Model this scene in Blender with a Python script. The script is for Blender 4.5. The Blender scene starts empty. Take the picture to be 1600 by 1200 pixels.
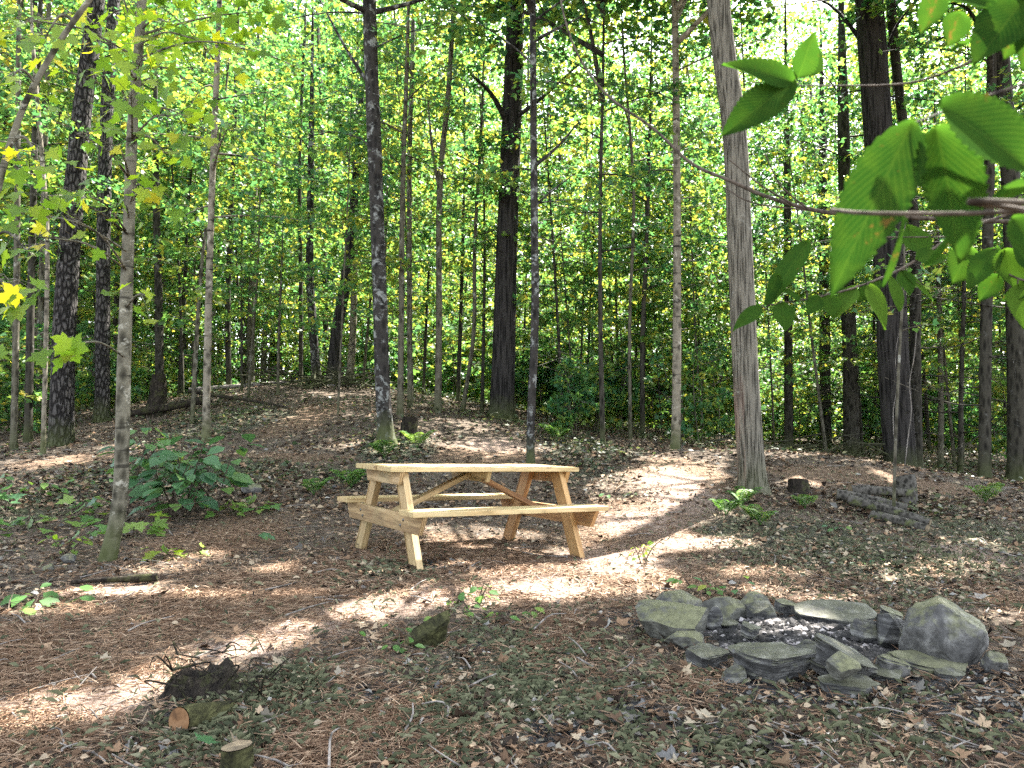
import bpy, bmesh, math
import numpy as np
from mathutils import Vector, Matrix

rng = np.random.default_rng(11)
scene = bpy.context.scene
COL = scene.collection
PI = math.pi

# ------------------------------------------------------------------ camera model (photo is 1600 x 1200)
F = 1209.0
HOR = 650.0
EYE = 1.2
PITCH = math.atan((HOR - 600) / F)
CP, SP = math.cos(PITCH), math.sin(PITCH)

def at(px, py, d):
    """world point seen at photo pixel (px, py) whose world y is d"""
    a = (px - 800) / F; b = (600 - py) / F
    yy = CP - b * SP; zz = SP + b * CP
    t = d / yy
    return np.array([a * t, d, EYE + zz * t])

def to_px(P):
    x, y, z = P[..., 0], P[..., 1], P[..., 2] - EYE
    fw = y * CP + z * SP; up = -y * SP + z * CP
    return 800 + F * x / fw, 600 - F * up / fw

# ------------------------------------------------------------------ noise
_tab = np.random.default_rng(5).random((64, 64, 64)).astype(np.float32)
def vnoise(x, y, z=0.0):
    x = np.asarray(x, float); y = np.asarray(y, float); z = np.zeros_like(x) + z
    xi = np.floor(x).astype(int); yi = np.floor(y).astype(int); zi = np.floor(z).astype(int)
    fx, fy, fz = x - xi, y - yi, z - zi
    fx = fx * fx * (3 - 2 * fx); fy = fy * fy * (3 - 2 * fy); fz = fz * fz * (3 - 2 * fz)
    def t(a, b, c): return _tab[(xi + a) & 63, (yi + b) & 63, (zi + c) & 63]
    r = 0
    for a in (0, 1):
        for b in (0, 1):
            for c in (0, 1):
                r = r + t(a, b, c) * (fx if a else 1 - fx) * (fy if b else 1 - fy) * (fz if c else 1 - fz)
    return r
def fbm(x, y, z=0.0, oct=4):
    s = 0; a = .5
    for o in range(oct):
        s = s + a * (vnoise(np.asarray(x) * 2 ** o + 17 * o, np.asarray(y) * 2 ** o + 5 * o, np.asarray(z) * 2 ** o + 9 * o) - .5)
        a *= .5
    return s

# ------------------------------------------------------------------ terrain
def Rt(yaw, rx, ry):
    c, s = np.cos, np.sin
    Z = np.array([[c(yaw), -s(yaw), 0], [s(yaw), c(yaw), 0], [0, 0, 1]])
    X = np.array([[1, 0, 0], [0, c(rx), -s(rx)], [0, s(rx), c(rx)]])
    Y = np.array([[c(ry), 0, s(ry)], [0, 1, 0], [-s(ry), 0, c(ry)]])
    return X @ Y @ Z
TR = Rt(.574, -.028, .026); TC = np.array([-.38, 6.761, .02])
cps = []
for (lx, ly) in ((-.77, -.535), (-.77, .535), (.77, -.535), (.77, .535), (0, 0)):
    cps.append(TR @ np.array([lx, ly, 0]) + TC)
for x in (-4, -1.5, 1, 3.5, 6):
    for y in (-3, 0, 2, 3.2):
        cps.append((x, y, 0))
for x, y in ((0, 4.6), (1.4, 4.2), (2.6, 4.2), (1.5, 5.4), (-2, 4.5), (3.5, 5.5)):
    cps.append((x, y, 0))
for px, py, d in ((170, 875, 6.4), (95, 695, 13), (322, 692, 12), (605, 692, 12), (785, 655, 16), (828, 737, 10.5), (1055, 704, 12.5),
                  (1175, 766, 9.2), (1380, 806, 8.6), (1410, 738, 14), (1300, 714, 11.5), (1500, 748, 11), (1200, 712, 11.5), (1590, 752, 13),
                  (480, 606, 18), (300, 640, 16), (420, 602, 19), (40, 690, 14), (920, 686, 14), (270, 802, 8.4), (400, 745, 10),
                  (60, 800, 8.4), (1330, 716, 18), (640, 650, 14), (1120, 705, 12), (560, 602, 20), (150, 650, 16)):
    cps.append(tuple(at(px, py, d)))
for x, y, z in ((-25, 30, 1.3), (0, 30, .9), (12, 28, .35), (28, 30, .2), (-40, 60, 1.5), (0, 60, .8), (40, 60, .2), (-18, 8, .5), (18, 8, .1), (-18, 0, .3), (18, 0, .1),
                (-60, 110, 2), (0, 110, 1.5), (60, 110, 1), (-10, 19, 1.4)):
    cps.append((x, y, z))
cps = np.array(cps, float)
_c2 = 1.2 ** 2
def _phi(ax, ay, bx, by): return np.sqrt((ax[:, None] - bx[None]) ** 2 + (ay[:, None] - by[None]) ** 2 + _c2)
_A = _phi(cps[:, 0], cps[:, 1], cps[:, 0], cps[:, 1])
_n = len(cps)
_Pm = np.stack([np.ones(_n), cps[:, 0] * 0 + 0], 1)[:, :1]
_M = np.block([[_A + 1e-3 * np.eye(_n), _Pm], [_Pm.T, np.zeros((1, 1))]])
_w = np.linalg.solve(_M, np.concatenate([cps[:, 2], [0]]))
def terr0(x, y):
    x = np.atleast_1d(np.asarray(x, float)).ravel(); y = np.atleast_1d(np.asarray(y, float)).ravel()
    out = np.empty(len(x))
    for i in range(0, len(x), 20000):
        xs, ys = x[i:i + 20000], y[i:i + 20000]
        out[i:i + 20000] = _phi(xs, ys, cps[:, 0], cps[:, 1]) @ _w[:_n] + _w[_n]
    r = np.hypot(x, y)
    far = np.clip((r - 90) / 60, 0, 1)
    return out * (1 - far) + 1.0 * far
def terr(x, y):
    x = np.atleast_1d(np.asarray(x, float)); y = np.atleast_1d(np.asarray(y, float))
    sh = x.shape
    z = terr0(x, y).reshape(sh)
    z = z + .05 * fbm(x * .9, y * .9, 3.3) + .035 * fbm(x * 3.1, y * 3.1, 1.7, 3)
    near = np.exp(-((x - TC[0]) ** 2 + (y - TC[1]) ** 2) / 2.0)
    return z
def tz(x, y): return float(terr(np.array([x]), np.array([y]))[0])
def ground_at(px, py):
    d = np.linspace(1.5, 45, 1500)
    a = (px - 800) / F; b = (600 - py) / F
    yy = CP - b * SP; zz = SP + b * CP
    x = a * d / yy; z = EYE + zz * d / yy
    g = terr(x, d)
    k = np.nonzero(z <= g)[0]
    i = k[0] if len(k) else len(d) - 1
    return np.array([x[i], d[i], g[i]])

# ------------------------------------------------------------------ sun
EL = math.radians(57); AZ = math.radians(40)          # azimuth from +Y towards +X
SUN = np.array([math.sin(AZ) * math.cos(EL), math.cos(AZ) * math.cos(EL), math.sin(EL)])
SH = SUN[:2] / SUN[2]                                 # horizontal shift per metre of height

SUNPATCH = []                                         # clear ways through the canopy: ground ellipses that the sun reaches
def patch(px, py, rx, ry):
    g = ground_at(px, py); a = ground_at(px, py + ry); b = ground_at(px, py - ry)
    SUNPATCH.append((g[0], g[1], 1.15 * rx / F * g[1], max(.10, 1.25 * (b[1] - a[1]) / 2)))
for p in ((30, 1125, 110, 30), (170, 1085, 90, 26), (300, 1040, 70, 22), (400, 1002, 60, 15), (500, 972, 70, 16), (600, 950, 80, 17), (720, 932, 90, 18),
          (840, 915, 90, 20), (960, 900, 90, 22), (1060, 760, 60, 34), (1010, 800, 80, 26), (1090, 850, 80, 12), (960, 870, 60, 14),
          (1080, 720, 50, 10), (960, 840, 50, 12), (180, 925, 110, 10), (80, 955, 90, 9), (250, 890, 60, 8), (770, 692, 50, 8), (700, 830, 70, 10), (780, 838, 60, 8),
          (450, 625, 45, 8), (1520, 850, 60, 9), (1500, 885, 60, 9), (1430, 900, 60, 9), (1270, 935, 60, 9), (1200, 925, 50, 9),
          (1390, 745, 16, 14), (1240, 752, 40, 8), (1230, 990, 70, 12), (1560, 960, 40, 8), (1180, 895, 60, 7), (1340, 885, 40, 6),
          (1000, 770, 70, 30), (1090, 740, 40, 18), (1040, 800, 70, 24), (980, 840, 80, 20), (1100, 800, 50, 14), (900, 870, 60, 12), (900, 890, 90, 14), (660, 935, 80, 16), (560, 965, 60, 14), (230, 1065, 90, 20), (90, 1105, 90, 26), (300, 870, 60, 8), (420, 890, 40, 7), (330, 930, 60, 8), (460, 930, 40, 6)):
    patch(p[0], p[1], p[2] * 1.1, p[3] * 1.1)
# the table itself stands in the sun
_tp = TR @ np.array([0, 0, .75]) + TC
SUNTABLE = []
for lx, ly, hz in ((-.5, .0, .75), (0, .0, .75), (.5, .0, .75), (-.6, -.66, .44), (-.1, -.66, .44), (.45, -.66, .44), (.85, -.66, .44), (.8, .2, .75), (.4, .66, .44)):
    q = TR @ np.array([lx, ly, hz]) + TC
    SUNTABLE.append((q[0] - SH[0] * q[2], q[1] - SH[1] * q[2], .30, .30))
SP_ALL = np.array(SUNPATCH + SUNTABLE)
def sun_open(gx, gy):
    """1 where the ground should see the sun"""
    jx = .16 * fbm(gx * 3.6, gy * 3.6, 7.7); jy = .12 * fbm(gx * 3.6, gy * 3.6, 2.2)
    gx = gx + jx; gy = gy + jy
    o = np.zeros(gx.shape, bool)
    for (cx, cy, rx, ry) in SP_ALL:
        o |= ((gx - cx) / rx) ** 2 + ((gy - cy) / ry) ** 2 < 1
    return o
def shadow_pt(P):
    g = P[:, :2] - SH[None] * P[:, 2:3]
    z = np.clip(terr0(g[:, 0], g[:, 1]), 0, 2)
    return P[:, :2] - SH[None] * (P[:, 2:3] - z[:, None])
CLR = (-4.6, 6.6, 2.0, 10.5)
def in_clear(g): return (g[:, 0] > CLR[0]) & (g[:, 0] < CLR[1]) & (g[:, 1] > CLR[2]) & (g[:, 1] < CLR[3])

# ------------------------------------------------------------------ mesh building
class MB:
    def __init__(s): s.v = []; s.f = []; s.n = 0; s.t = []; s.m = []; s.uv = []
    def add(s, v, f, tint=0.5, mat=0, uv=None):
        v = np.asarray(v, float).reshape(-1, 3); f = np.asarray(f, int)
        s.v.append(v); s.f.append(f + s.n); s.n += len(v)
        s.t.append(np.broadcast_to(np.asarray(tint, float), (len(f),))); s.m.append(np.full(len(f), mat))
        s.uv.append(uv)
        return s
    def build(s, name, mats, parent=None, smooth=True, origin=None, uv=False):
        me = bpy.data.meshes.new(name)
        if not isinstance(mats, (list, tuple)): mats = [mats]
        for m in mats: me.materials.append(m)
        v = np.concatenate(s.v)
        if origin is not None: v = v - np.asarray(origin)[None]
        me.vertices.add(len(v)); me.vertices.foreach_set('co', v.astype(np.float32).ravel())
        loops = np.concatenate([f.ravel() for f in s.f]); tot = np.concatenate([np.full(len(f), f.shape[1]) for f in s.f])
        st = np.concatenate([[0], np.cumsum(tot)[:-1]])
        me.loops.add(len(loops)); me.loops.foreach_set('vertex_index', loops.astype(np.int32))
        me.polygons.add(len(tot)); me.polygons.foreach_set('loop_start', st.astype(np.int32))
        me.polygons.foreach_set('material_index', np.concatenate(s.m).astype(np.int32))
        me.update(calc_edges=True)
        me.polygons.foreach_set('use_smooth', np.full(len(tot), smooth))
        a = me.attributes.new('tint', 'FLOAT', 'FACE'); a.data.foreach_set('value', np.concatenate(s.t).astype(np.float32))
        if uv:
            u = np.concatenate(s.uv); l = me.uv_layers.new(name='uv'); l.data.foreach_set('uv', u[loops].astype(np.float32).ravel())
        me.validate()
        o = bpy.data.objects.new(name, me); COL.objects.link(o)
        if origin is not None: o.location = origin
        if parent is not None:
            o.parent = parent
            if origin is not None: o.location = Vector(origin) - parent.location
        return o

def tag(o, label=None, cat=None, group=None, kind=None):
    if label: o['label'] = label
    if cat: o['category'] = cat
    if group: o['group'] = group
    if kind: o['kind'] = kind
    return o
def empty(name, loc, label=None, cat=None, group=None):
    o = bpy.data.objects.new(name, None); COL.objects.link(o); o.location = loc
    o.empty_display_size = .2
    return tag(o, label, cat, group)

def nrm(a): return a / np.maximum(np.linalg.norm(a, axis=-1, keepdims=True), 1e-9)
def smooth_path(pts, n):
    pts = np.asarray(pts, float)
    if len(pts) < 3:
        t = np.linspace(0, 1, n)[:, None]; return pts[0] * (1 - t) + pts[-1] * t
    P = np.vstack([2 * pts[0] - pts[1], pts, 2 * pts[-1] - pts[-2]])
    u = np.linspace(0, len(pts) - 1 - 1e-6, n); i = u.astype(int); t = (u - i)[:, None]
    a, b, c, d = P[i], P[i + 1], P[i + 2], P[i + 3]
    return .5 * ((2 * b) + (c - a) * t + (2 * a - 5 * b + 4 * c - d) * t ** 2 + (3 * b - a - 3 * c + d) * t ** 3)
def tube(mb, pts, rad, sides=6, cap=True, rough=0.0, rs=6.0, mat=0, tint=.5, ridge=None):
    pts = np.asarray(pts, float); n = len(pts); rad = np.broadcast_to(np.asarray(rad, float), (n,))
    T = nrm(np.gradient(pts, axis=0))
    up = np.array([1., 0, 0]) if abs(T[0, 0]) < .8 else np.array([0, 1., 0])
    A = nrm(up[None] - (T @ up)[:, None] * T); B = np.cross(T, A)
    th = np.linspace(0, 2 * PI, sides, endpoint=False)
    dirs = A[:, None] * np.cos(th)[None, :, None] + B[:, None] * np.sin(th)[None, :, None]
    R = rad[:, None] * np.ones(sides)[None]
    if rough:
        q = pts[:, None] + dirs * .1
        R = R * (1 + rough * 2 * fbm(q[..., 0] * rs + np.cos(th)[None] * 1.3, q[..., 1] * rs + np.sin(th)[None] * 1.3, q[..., 2] * rs * .5))
    if ridge is not None: R = R + ridge(th[None, :] + 0 * R, pts[:, 2][:, None] + 0 * R, rad[:, None])
    V = pts[:, None] + dirs * R[..., None]
    i = np.arange(n - 1)[:, None] * sides; j = np.arange(sides)[None]; k = (j + 1) % sides
    f = np.stack([i + j, i + k, i + sides + k, i + sides + j], -1).reshape(-1, 4)
    v = V.reshape(-1, 3)
    mb.add(v, f, tint, mat)
    if cap:
        for e, rr in ((0, True), (n - 1, False)):
            ring = V[e]; vv = np.vstack([ring, pts[e][None]])
            ff = np.stack([np.arange(sides), (np.arange(sides) + 1) % sides, np.full(sides, sides)], 1)
            mb.add(vv, ff[:, ::-1] if rr else ff, tint, mat)
    return mb

# ------------------------------------------------------------------ leaf templates (x across, y along, z up)
def tmpl_rhomb():
    v = np.array([(0, 0, 0), (.36, .45, .06), (0, 1, -.08), (-.36, .45, .06)]); return v, np.array([(0, 1, 2), (0, 2, 3)])
def tmpl_oval():
    v = np.array([(0, 0, 0), (.28, .25, .05), (.3, .6, .05), (0, 1, -.1), (-.3, .6, .05), (-.28, .25, .05), (0, .45, 0)])
    return v, np.array([(0, 1, 6), (1, 2, 6), (2, 3, 6), (3, 4, 6), (4, 5, 6), (5, 0, 6)])
def tmpl_maple():
    h = [(0, 0), (.12, -.07), (.33, -.10), (.29, .07), (.44, .12), (.63, .36), (.45, .36), (.36, .44), (.2, .44), (.29, .66), (.15, .70), (0, 1.0)]
    c = (0, .22, 0)
    pts = [(x, y, .12 * x * x * 2 - .12 * max(0, y - .5)) for x, y in h] + [(-x, y, .12 * x * x * 2 - .12 * max(0, y - .5)) for x, y in h[-2:0:-1]]
    v = np.array(pts + [c]); n = len(pts)
    return v, np.array([(i, (i + 1) % n, n) for i in range(n)])
def tmpl_lobed():                                      # coarse maple for middle distance
    h = [(0, 0), (.36, .02), (.6, .42), (.28, .45), (0, 1.0)]
    pts = [(x, y, .1 * x) for x, y in h] + [(-x, y, .1 * x) for x, y in h[-2:0:-1]]
    v = np.array(pts + [(0, .3, 0)]); n = len(pts)
    return v, np.array([(i, (i + 1) % n, n) for i in range(n)])
RH, OV, MP, LB = tmpl_rhomb(), tmpl_oval(), tmpl_maple(), tmpl_lobed()
def leaves(mb, tm, P, D, N, S, tint, mat=0):
    tv, tf = tm; D = nrm(D); X = nrm(np.cross(D, N)); N2 = np.cross(X, D)
    S = np.broadcast_to(S, (len(P),))
    v = P[:, None] + S[:, None, None] * (tv[None, :, 0, None] * X[:, None] + tv[None, :, 1, None] * D[:, None] + tv[None, :, 2, None] * N2[:, None])
    f = (tf[None] + (np.arange(len(P)) * len(tv))[:, None, None]).reshape(-1, tf.shape[1])
    mb.add(v.reshape(-1, 3), f, np.repeat(np.broadcast_to(tint, (len(P),)), len(tf)), mat)

# ------------------------------------------------------------------ materials
def newmat(name):
    m = bpy.data.materials.new(name); m.use_nodes = True; nt = m.node_tree; nt.nodes.clear()
    return m, nt, nt.nodes, nt.links
class G:
    """small helper over a node tree"""
    def __init__(s, name): s.m, s.nt, s.N, s.L = newmat(name)
    def n(s, typ, **kw):
        o = s.N.new(typ)
        for k, v in kw.items():
            if k.startswith('i_'):
                key = k[2:]; key = int(key) if key.isdigit() else key
                s.set(o.inputs[key], v)
            else: setattr(o, k, v)
        return o
    def set(s, sock, v):
        if isinstance(v, bpy.types.NodeSocket): s.L.new(v, sock)
        else: sock.default_value = v
    def ramp(s, fac, stops, interp='LINEAR'):
        r = s.N.new('ShaderNodeValToRGB'); r.color_ramp.interpolation = interp
        while len(r.color_ramp.elements) < len(stops): r.color_ramp.elements.new(.5)
        for e, (p, c) in zip(r.color_ramp.elements, stops):
            e.position = p; e.color = (*c, 1) if not np.isscalar(c) else (c, c, c, 1)
        s.set(r.inputs[0], fac); return r.outputs[0]
    def mix(s, fac, a, b, blend='MIX'):
        o = s.N.new('ShaderNodeMix'); o.data_type = 'RGBA'; o.blend_type = blend
        for sk, v in ((o.inputs[0], fac), (o.inputs[6], a), (o.inputs[7], b)):
            if isinstance(v, tuple) and len(v) == 3: v = (*v, 1)
            s.set(sk, v)
        return o.outputs[2]
    def math(s, op, a, b=0.0, clamp=False):
        o = s.N.new('ShaderNodeMath'); o.operation = op; o.use_clamp = clamp
        s.set(o.inputs[0], a); s.set(o.inputs[1], b); return o.outputs[0]
    def coord(s, kind='Object', scale=(1, 1, 1)):
        t = s.N.new('ShaderNodeTexCoord'); mp = s.N.new('ShaderNodeMapping'); mp.inputs['Scale'].default_value = scale
        s.L.new(t.outputs[kind], mp.inputs[0]); return mp.outputs[0]
    def noise(s, vec, scale, detail=4, rough=.55, dist=0):
        o = s.N.new('ShaderNodeTexNoise'); s.L.new(vec, o.inputs['Vector'])
        o.inputs['Scale'].default_value = scale; o.inputs['Detail'].default_value = detail; o.inputs['Roughness'].default_value = rough; o.inputs['Distortion'].default_value = dist
        return o.outputs[0]
    def voro(s, vec, scale, feature='F1', out='Distance', rnd=1.0):
        o = s.N.new('ShaderNodeTexVoronoi'); o.feature = feature; s.L.new(vec, o.inputs['Vector']); o.inputs['Scale'].default_value = scale
        o.inputs['Randomness'].default_value = rnd
        return o.outputs[out]
    def attr(s, name, out='Fac'):
        o = s.N.new('ShaderNodeAttribute'); o.attribute_name = name; return o.outputs[out]
    def bump(s, h, strength=.5, dist=.02):
        o = s.N.new('ShaderNodeBump'); o.inputs['Strength'].default_value = strength; o.inputs['Distance'].default_value = dist
        s.L.new(h, o.inputs['Height']); return o.outputs[0]
    def out(s, col, rough=.8, normal=None, spec=.3, trans=None, tcol=None):
        b = s.N.new('ShaderNodeBsdfPrincipled'); s.set(b.inputs['Base Color'], col if not isinstance(col, tuple) else (*col, 1))
        s.set(b.inputs['Roughness'], rough); b.inputs['Specular IOR Level'].default_value = spec
        if normal is not None: s.L.new(normal, b.inputs['Normal'])
        o = s.N.new('ShaderNodeOutputMaterial'); sh = b.outputs[0]
        if trans:
            t = s.N.new('ShaderNodeBsdfTranslucent'); s.set(t.inputs[0], tcol)
            if normal is not None: s.L.new(normal, t.inputs['Normal'])
            mx = s.N.new('ShaderNodeMixShader'); mx.inputs[0].default_value = trans
            s.L.new(sh, mx.inputs[1]); s.L.new(t.outputs[0], mx.inputs[2]); sh = mx.outputs[0]
        s.L.new(sh, o.inputs[0]); return s.m

def leaf_mat(name, stops, trans=.5, tgain=(1.95, 1.85, 1.15), rough=.45, spec=.25, veins=False):
    g = G(name)
    t = g.attr('tint')
    oi = g.n('ShaderNodeObjectInfo')
    f = g.math('ADD', t, g.math('MULTIPLY', g.math('SUBTRACT', oi.outputs['Random'], .5), .16), True)
    c = g.ramp(f, stops)
    normal = None
    if veins:
        uv = g.n('ShaderNodeUVMap'); sep = g.n('ShaderNodeSeparateXYZ'); g.L.new(uv.outputs[0], sep.inputs[0])
        au = g.math('ABSOLUTE', sep.outputs[0])
        ph = g.math('FRACT', g.math('MULTIPLY', g.math('SUBTRACT', sep.outputs[1], g.math('MULTIPLY', au, .38)), 15))
        ln = g.math('ABSOLUTE', g.math('SUBTRACT', ph, .5))
        line = g.ramp(ln, [(0, 1.0), (.10, .35), (.3, 0)])
        mid = g.ramp(au, [(0, 1.0), (.035, .6), (.06, 0)])
        vn = g.math('MAXIMUM', line, mid)
        nz = g.noise(g.coord('Object'), 55, 3)
        c = g.mix(g.math('MULTIPLY', vn, .15), c, (.11, .16, .03))
        c = g.mix(g.ramp(nz, [(.42, 0.0), (.75, .35)]), c, (.05, .085, .012))
        spot = g.ramp(g.noise(g.coord('Object'), 38, 4, .7), [(.64, 0.0), (.70, .85)])
        c = g.mix(spot, c, (.10, .055, .02))
        normal = g.bump(g.math('SINE', g.math('MULTIPLY', ph, 6.283)), .02, .001)
    tc = g.mix(1.0, c, (*[min(x, 4) for x in tgain],), 'MULTIPLY')
    return g.out(c, rough, normal, spec, trans, tc)

GREEN = [(0, (.022, .076, .040)), (.3, (.040, .116, .048)), (.56, (.076, .152, .038)), (.80, (.155, .200, .036)), (1, (.31, .27, .05))]
YGREEN = [(0, (.045, .10, .025)), (.5, (.10, .17, .028)), (.85, (.19, .25, .03)), (.95, (.36, .33, .03)), (1, (.45, .38, .03))]
M_LEAF = leaf_mat('forest_leaf', GREEN)
M_LEAFY = leaf_mat('maple_leaf', YGREEN, .55, (2.6, 2.6, .8))
M_HERB = leaf_mat('herb_leaf', [(0, (.028, .075, .036)), (.5, (.055, .13, .052)), (.85, (.10, .17, .04)), (1, (.30, .27, .04))], .35)
M_COVER = leaf_mat('cover_leaf', [(0, (.02, .035, .018)), (.4, (.04, .062, .03)), (.75, (.085, .095, .045)), (.9, (.15, .14, .08)), (1, (.22, .19, .09))], .25)
M_FERN = leaf_mat('fern_leaf', [(0, (.03, .08, .02)), (.6, (.06, .14, .03)), (1, (.13, .2, .04))], .35)
M_BEECH = leaf_mat('beech_leaf', [(0, (.010, .032, .007)), (.5, (.022, .058, .010)), (1, (.065, .12, .017))], .5, (1.35, 1.5, .7), .62, .0, True)

def bark(name, dark, mid, light, furrow=10, stretch=.22, lichen=0.0, lcol=(.42, .42, .38), moss=.5, bumpd=.02, plates=False, red=False, band=0.0, lsc=5):
    g = G(name)
    v = g.coord('Object', (1, 1, stretch)); v0 = g.coord('Object')
    n1 = g.noise(v, furrow * 1.4, 6, .65, .6)
    vd = g.voro(v, furrow, 'DISTANCE_TO_EDGE' if plates else 'F1')
    h = g.math('ADD', g.math('MULTIPLY', g.ramp(vd, [(0, 0.0), (.22 if plates else .6, 1.0)]), .7), g.math('MULTIPLY', n1, .6))
    c = g.ramp(h, [(.25, dark), (.62, mid), (1.0, light)])
    fine = g.noise(v0, 60, 4, .7)
    c = g.mix(g.ramp(fine, [(.35, .35), (.65, 0.0)]), c, tuple(x * .5 for x in dark))
    if band:
        bn = g.noise(g.coord('Object', (.6, .6, 5)), 2.2, 4, .6)
        c = g.mix(g.ramp(bn, [(.56, 0.0), (.62, band)]), c, tuple(x * .6 for x in dark))
    if lichen:
        ln = g.noise(v0, lsc, 6, .72, .4)
        c = g.mix(g.ramp(ln, [(.62 - lichen * .25, 0.0), (.70 - lichen * .25, .9)]), c, lcol)
    sep = g.n('ShaderNodeSeparateXYZ'); tc = g.n('ShaderNodeTexCoord'); g.L.new(tc.outputs['Object'], sep.inputs[0])
    z = sep.outputs[2]
    mo = g.math('MULTIPLY', g.ramp(g.math('ADD', z, g.math('MULTIPLY', g.noise(v0, 6), .5)), [(.25, 1.0), (.75, 0.0)]), moss)
    c = g.mix(mo, c, (.055, .065, .022))
    if red:
        rz = g.math('MULTIPLY', g.ramp(z, [(.02, 0.0), (.25, 1.0)]), g.ramp(g.math('ADD', g.math('MULTIPLY', z, .5), g.math('MULTIPLY', g.noise(v, 16), .35)), [(.45, 1.0), (.85, 0.0)]))
        rx = g.ramp(g.math('ADD', g.math('ADD', sep.outputs[0], g.math('MULTIPLY', g.noise(v, 14), .25)), 1.0), [(.98, 1.0), (1.12, 0.0)])
        rf = g.math('MULTIPLY', g.math('MULTIPLY', rz, rx), g.ramp(g.noise(v, 9, 5), [(.38, .0), (.62, .6)]))
        c = g.mix(rf, c, (.24, .085, .06))
    return g.out(c, .9, g.bump(h, .9, bumpd), .15)
B_PINE = bark('dark_pine_bark', (.005, .0045, .004), (.022, .020, .019), (.075, .070, .066), 17, .36, .10, (.16, .155, .15), .75, .04, True)
B_OAK = bark('dark_ridged_bark', (.0035, .0033, .003), (.012, .011, .0105), (.036, .033, .031), 22, .08, 0, moss=.8, bumpd=.04)
B_GREY = bark('grey_ridged_bark', (.008, .0075, .006), (.058, .053, .041), (.165, .152, .122), 48, .05, .03, (.20, .20, .17), .45, .03, red=True)
B_LICH = bark('lichen_bark', (.004, .004, .004), (.013, .012, .011), (.034, .031, .028), 14, .4, .36, (.19, .20, .19), .9, .02, lsc=7)
B_BIRCH = bark('mottled_pale_bark', (.016, .014, .011), (.09, .08, .06), (.19, .17, .13), 12, .6, .22, (.33, .31, .26), .9, .006, band=.95)
B_MOTT = bark('speckled_maple_bark', (.012, .011, .008), (.060, .056, .040), (.15, .14, .105), 15, .5, .18, (.30, .29, .24), .95, .008, band=.75, lsc=9)
B_SAP = bark('young_bark', (.011, .010, .007), (.042, .038, .027), (.10, .093, .068), 18, .35, .2, (.22, .22, .19), .5, .006)
B_DARK = bark('dark_young_bark', (.004, .0038, .003), (.016, .0148, .011), (.043, .040, .031), 16, .3, .10, (.10, .10, .09), .6, .01)
B_DEAD = bark('dead_wood', (.03, .026, .023), (.10, .09, .08), (.22, .2, .18), 18, .2, 0, moss=.0, bumpd=.006)
B_TWIG = bark('twig_bark', (.012, .009, .007), (.034, .026, .019), (.08, .064, .048), 60, .4, 0, moss=0, bumpd=.001)
B_LOG = bark('log_bark', (.006, .0055, .005), (.026, .024, .020), (.085, .079, .068), 22, .7, .30, (.075, .085, .035), 0.0, .015)

def wood_mat(name, a, b, c_, green=.25):
    g = G(name)
    oi = g.n('ShaderNodeObjectInfo'); co = g.n('ShaderNodeTexCoord')
    add = g.n('ShaderNodeVectorMath', operation='ADD'); g.L.new(co.outputs['Object'], add.inputs[0])
    sc = g.n('ShaderNodeVectorMath', operation='SCALE'); cb = g.n('ShaderNodeCombineXYZ')
    for i in range(3): g.L.new(oi.outputs['Random'], cb.inputs[i])
    g.L.new(cb.outputs[0], sc.inputs[0]); sc.inputs['Scale'].default_value = 17; g.L.new(sc.outputs[0], add.inputs[1])
    mp = g.n('ShaderNodeMapping'); mp.inputs['Scale'].default_value = (1, 12, 12); g.L.new(add.outputs[0], mp.inputs[0])
    mp2 = g.n('ShaderNodeMapping'); mp2.inputs['Scale'].default_value = (2.2, 5, 5); g.L.new(add.outputs[0], mp2.inputs[0])
    kn = g.voro(mp2.outputs[0], 1.5)
    gr = g.noise(mp.outputs[0], 5.5, 5, .6, 1.2)
    wv = g.n('ShaderNodeTexWave', wave_type='BANDS', bands_direction='Y'); g.L.new(mp.outputs[0], wv.inputs[0]); wv.inputs['Scale'].default_value = 1.6; wv.inputs['Distortion'].default_value = 5; wv.inputs['Detail'].default_value = 3
    f = g.math('ADD', g.math('MULTIPLY', gr, .65), g.math('MULTIPLY', wv.outputs[1], .35))
    c = g.ramp(f, [(.25, c_), (.5, a), (.75, b)])
    c = g.mix(g.ramp(kn, [(.045, .95), (.085, .5), (.16, 0.0)]), c, (.09, .045, .018))
    st = g.noise(add.outputs[0], 2.2, 4, .6)
    c = g.mix(g.ramp(st, [(.5, 0.0), (.7, green)]), c, (.22, .25, .13))
    hs = g.n('ShaderNodeHueSaturation'); g.L.new(c, hs.inputs['Color'])
    g.L.new(g.math('ADD', .86, g.math('MULTIPLY', oi.outputs['Random'], .28)), hs.inputs['Value'])
    g.L.new(g.math('ADD', .494, g.math('MULTIPLY', oi.outputs['Random'], .012)), hs.inputs['Hue'])
    return g.out(hs.outputs[0], .62, g.bump(f, .25, .002), .3)
M_WOOD = wood_mat('treated_lumber', (.30, .21, .098), (.43, .32, .175), (.15, .095, .042))
M_WOODO = wood_mat('orange_lumber', (.29, .16, .060), (.38, .235, .10), (.17, .085, .032), .08)
def plain(name, c, rough=.4, metal=0):
    g = G(name); m = g.out(c, rough); [n for n in g.N if n.type == 'BSDF_PRINCIPLED'][0].inputs['Metallic'].default_value = metal; return m
M_BOLT = plain('bolt_steel', (.12, .12, .12), .45, .9)

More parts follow.
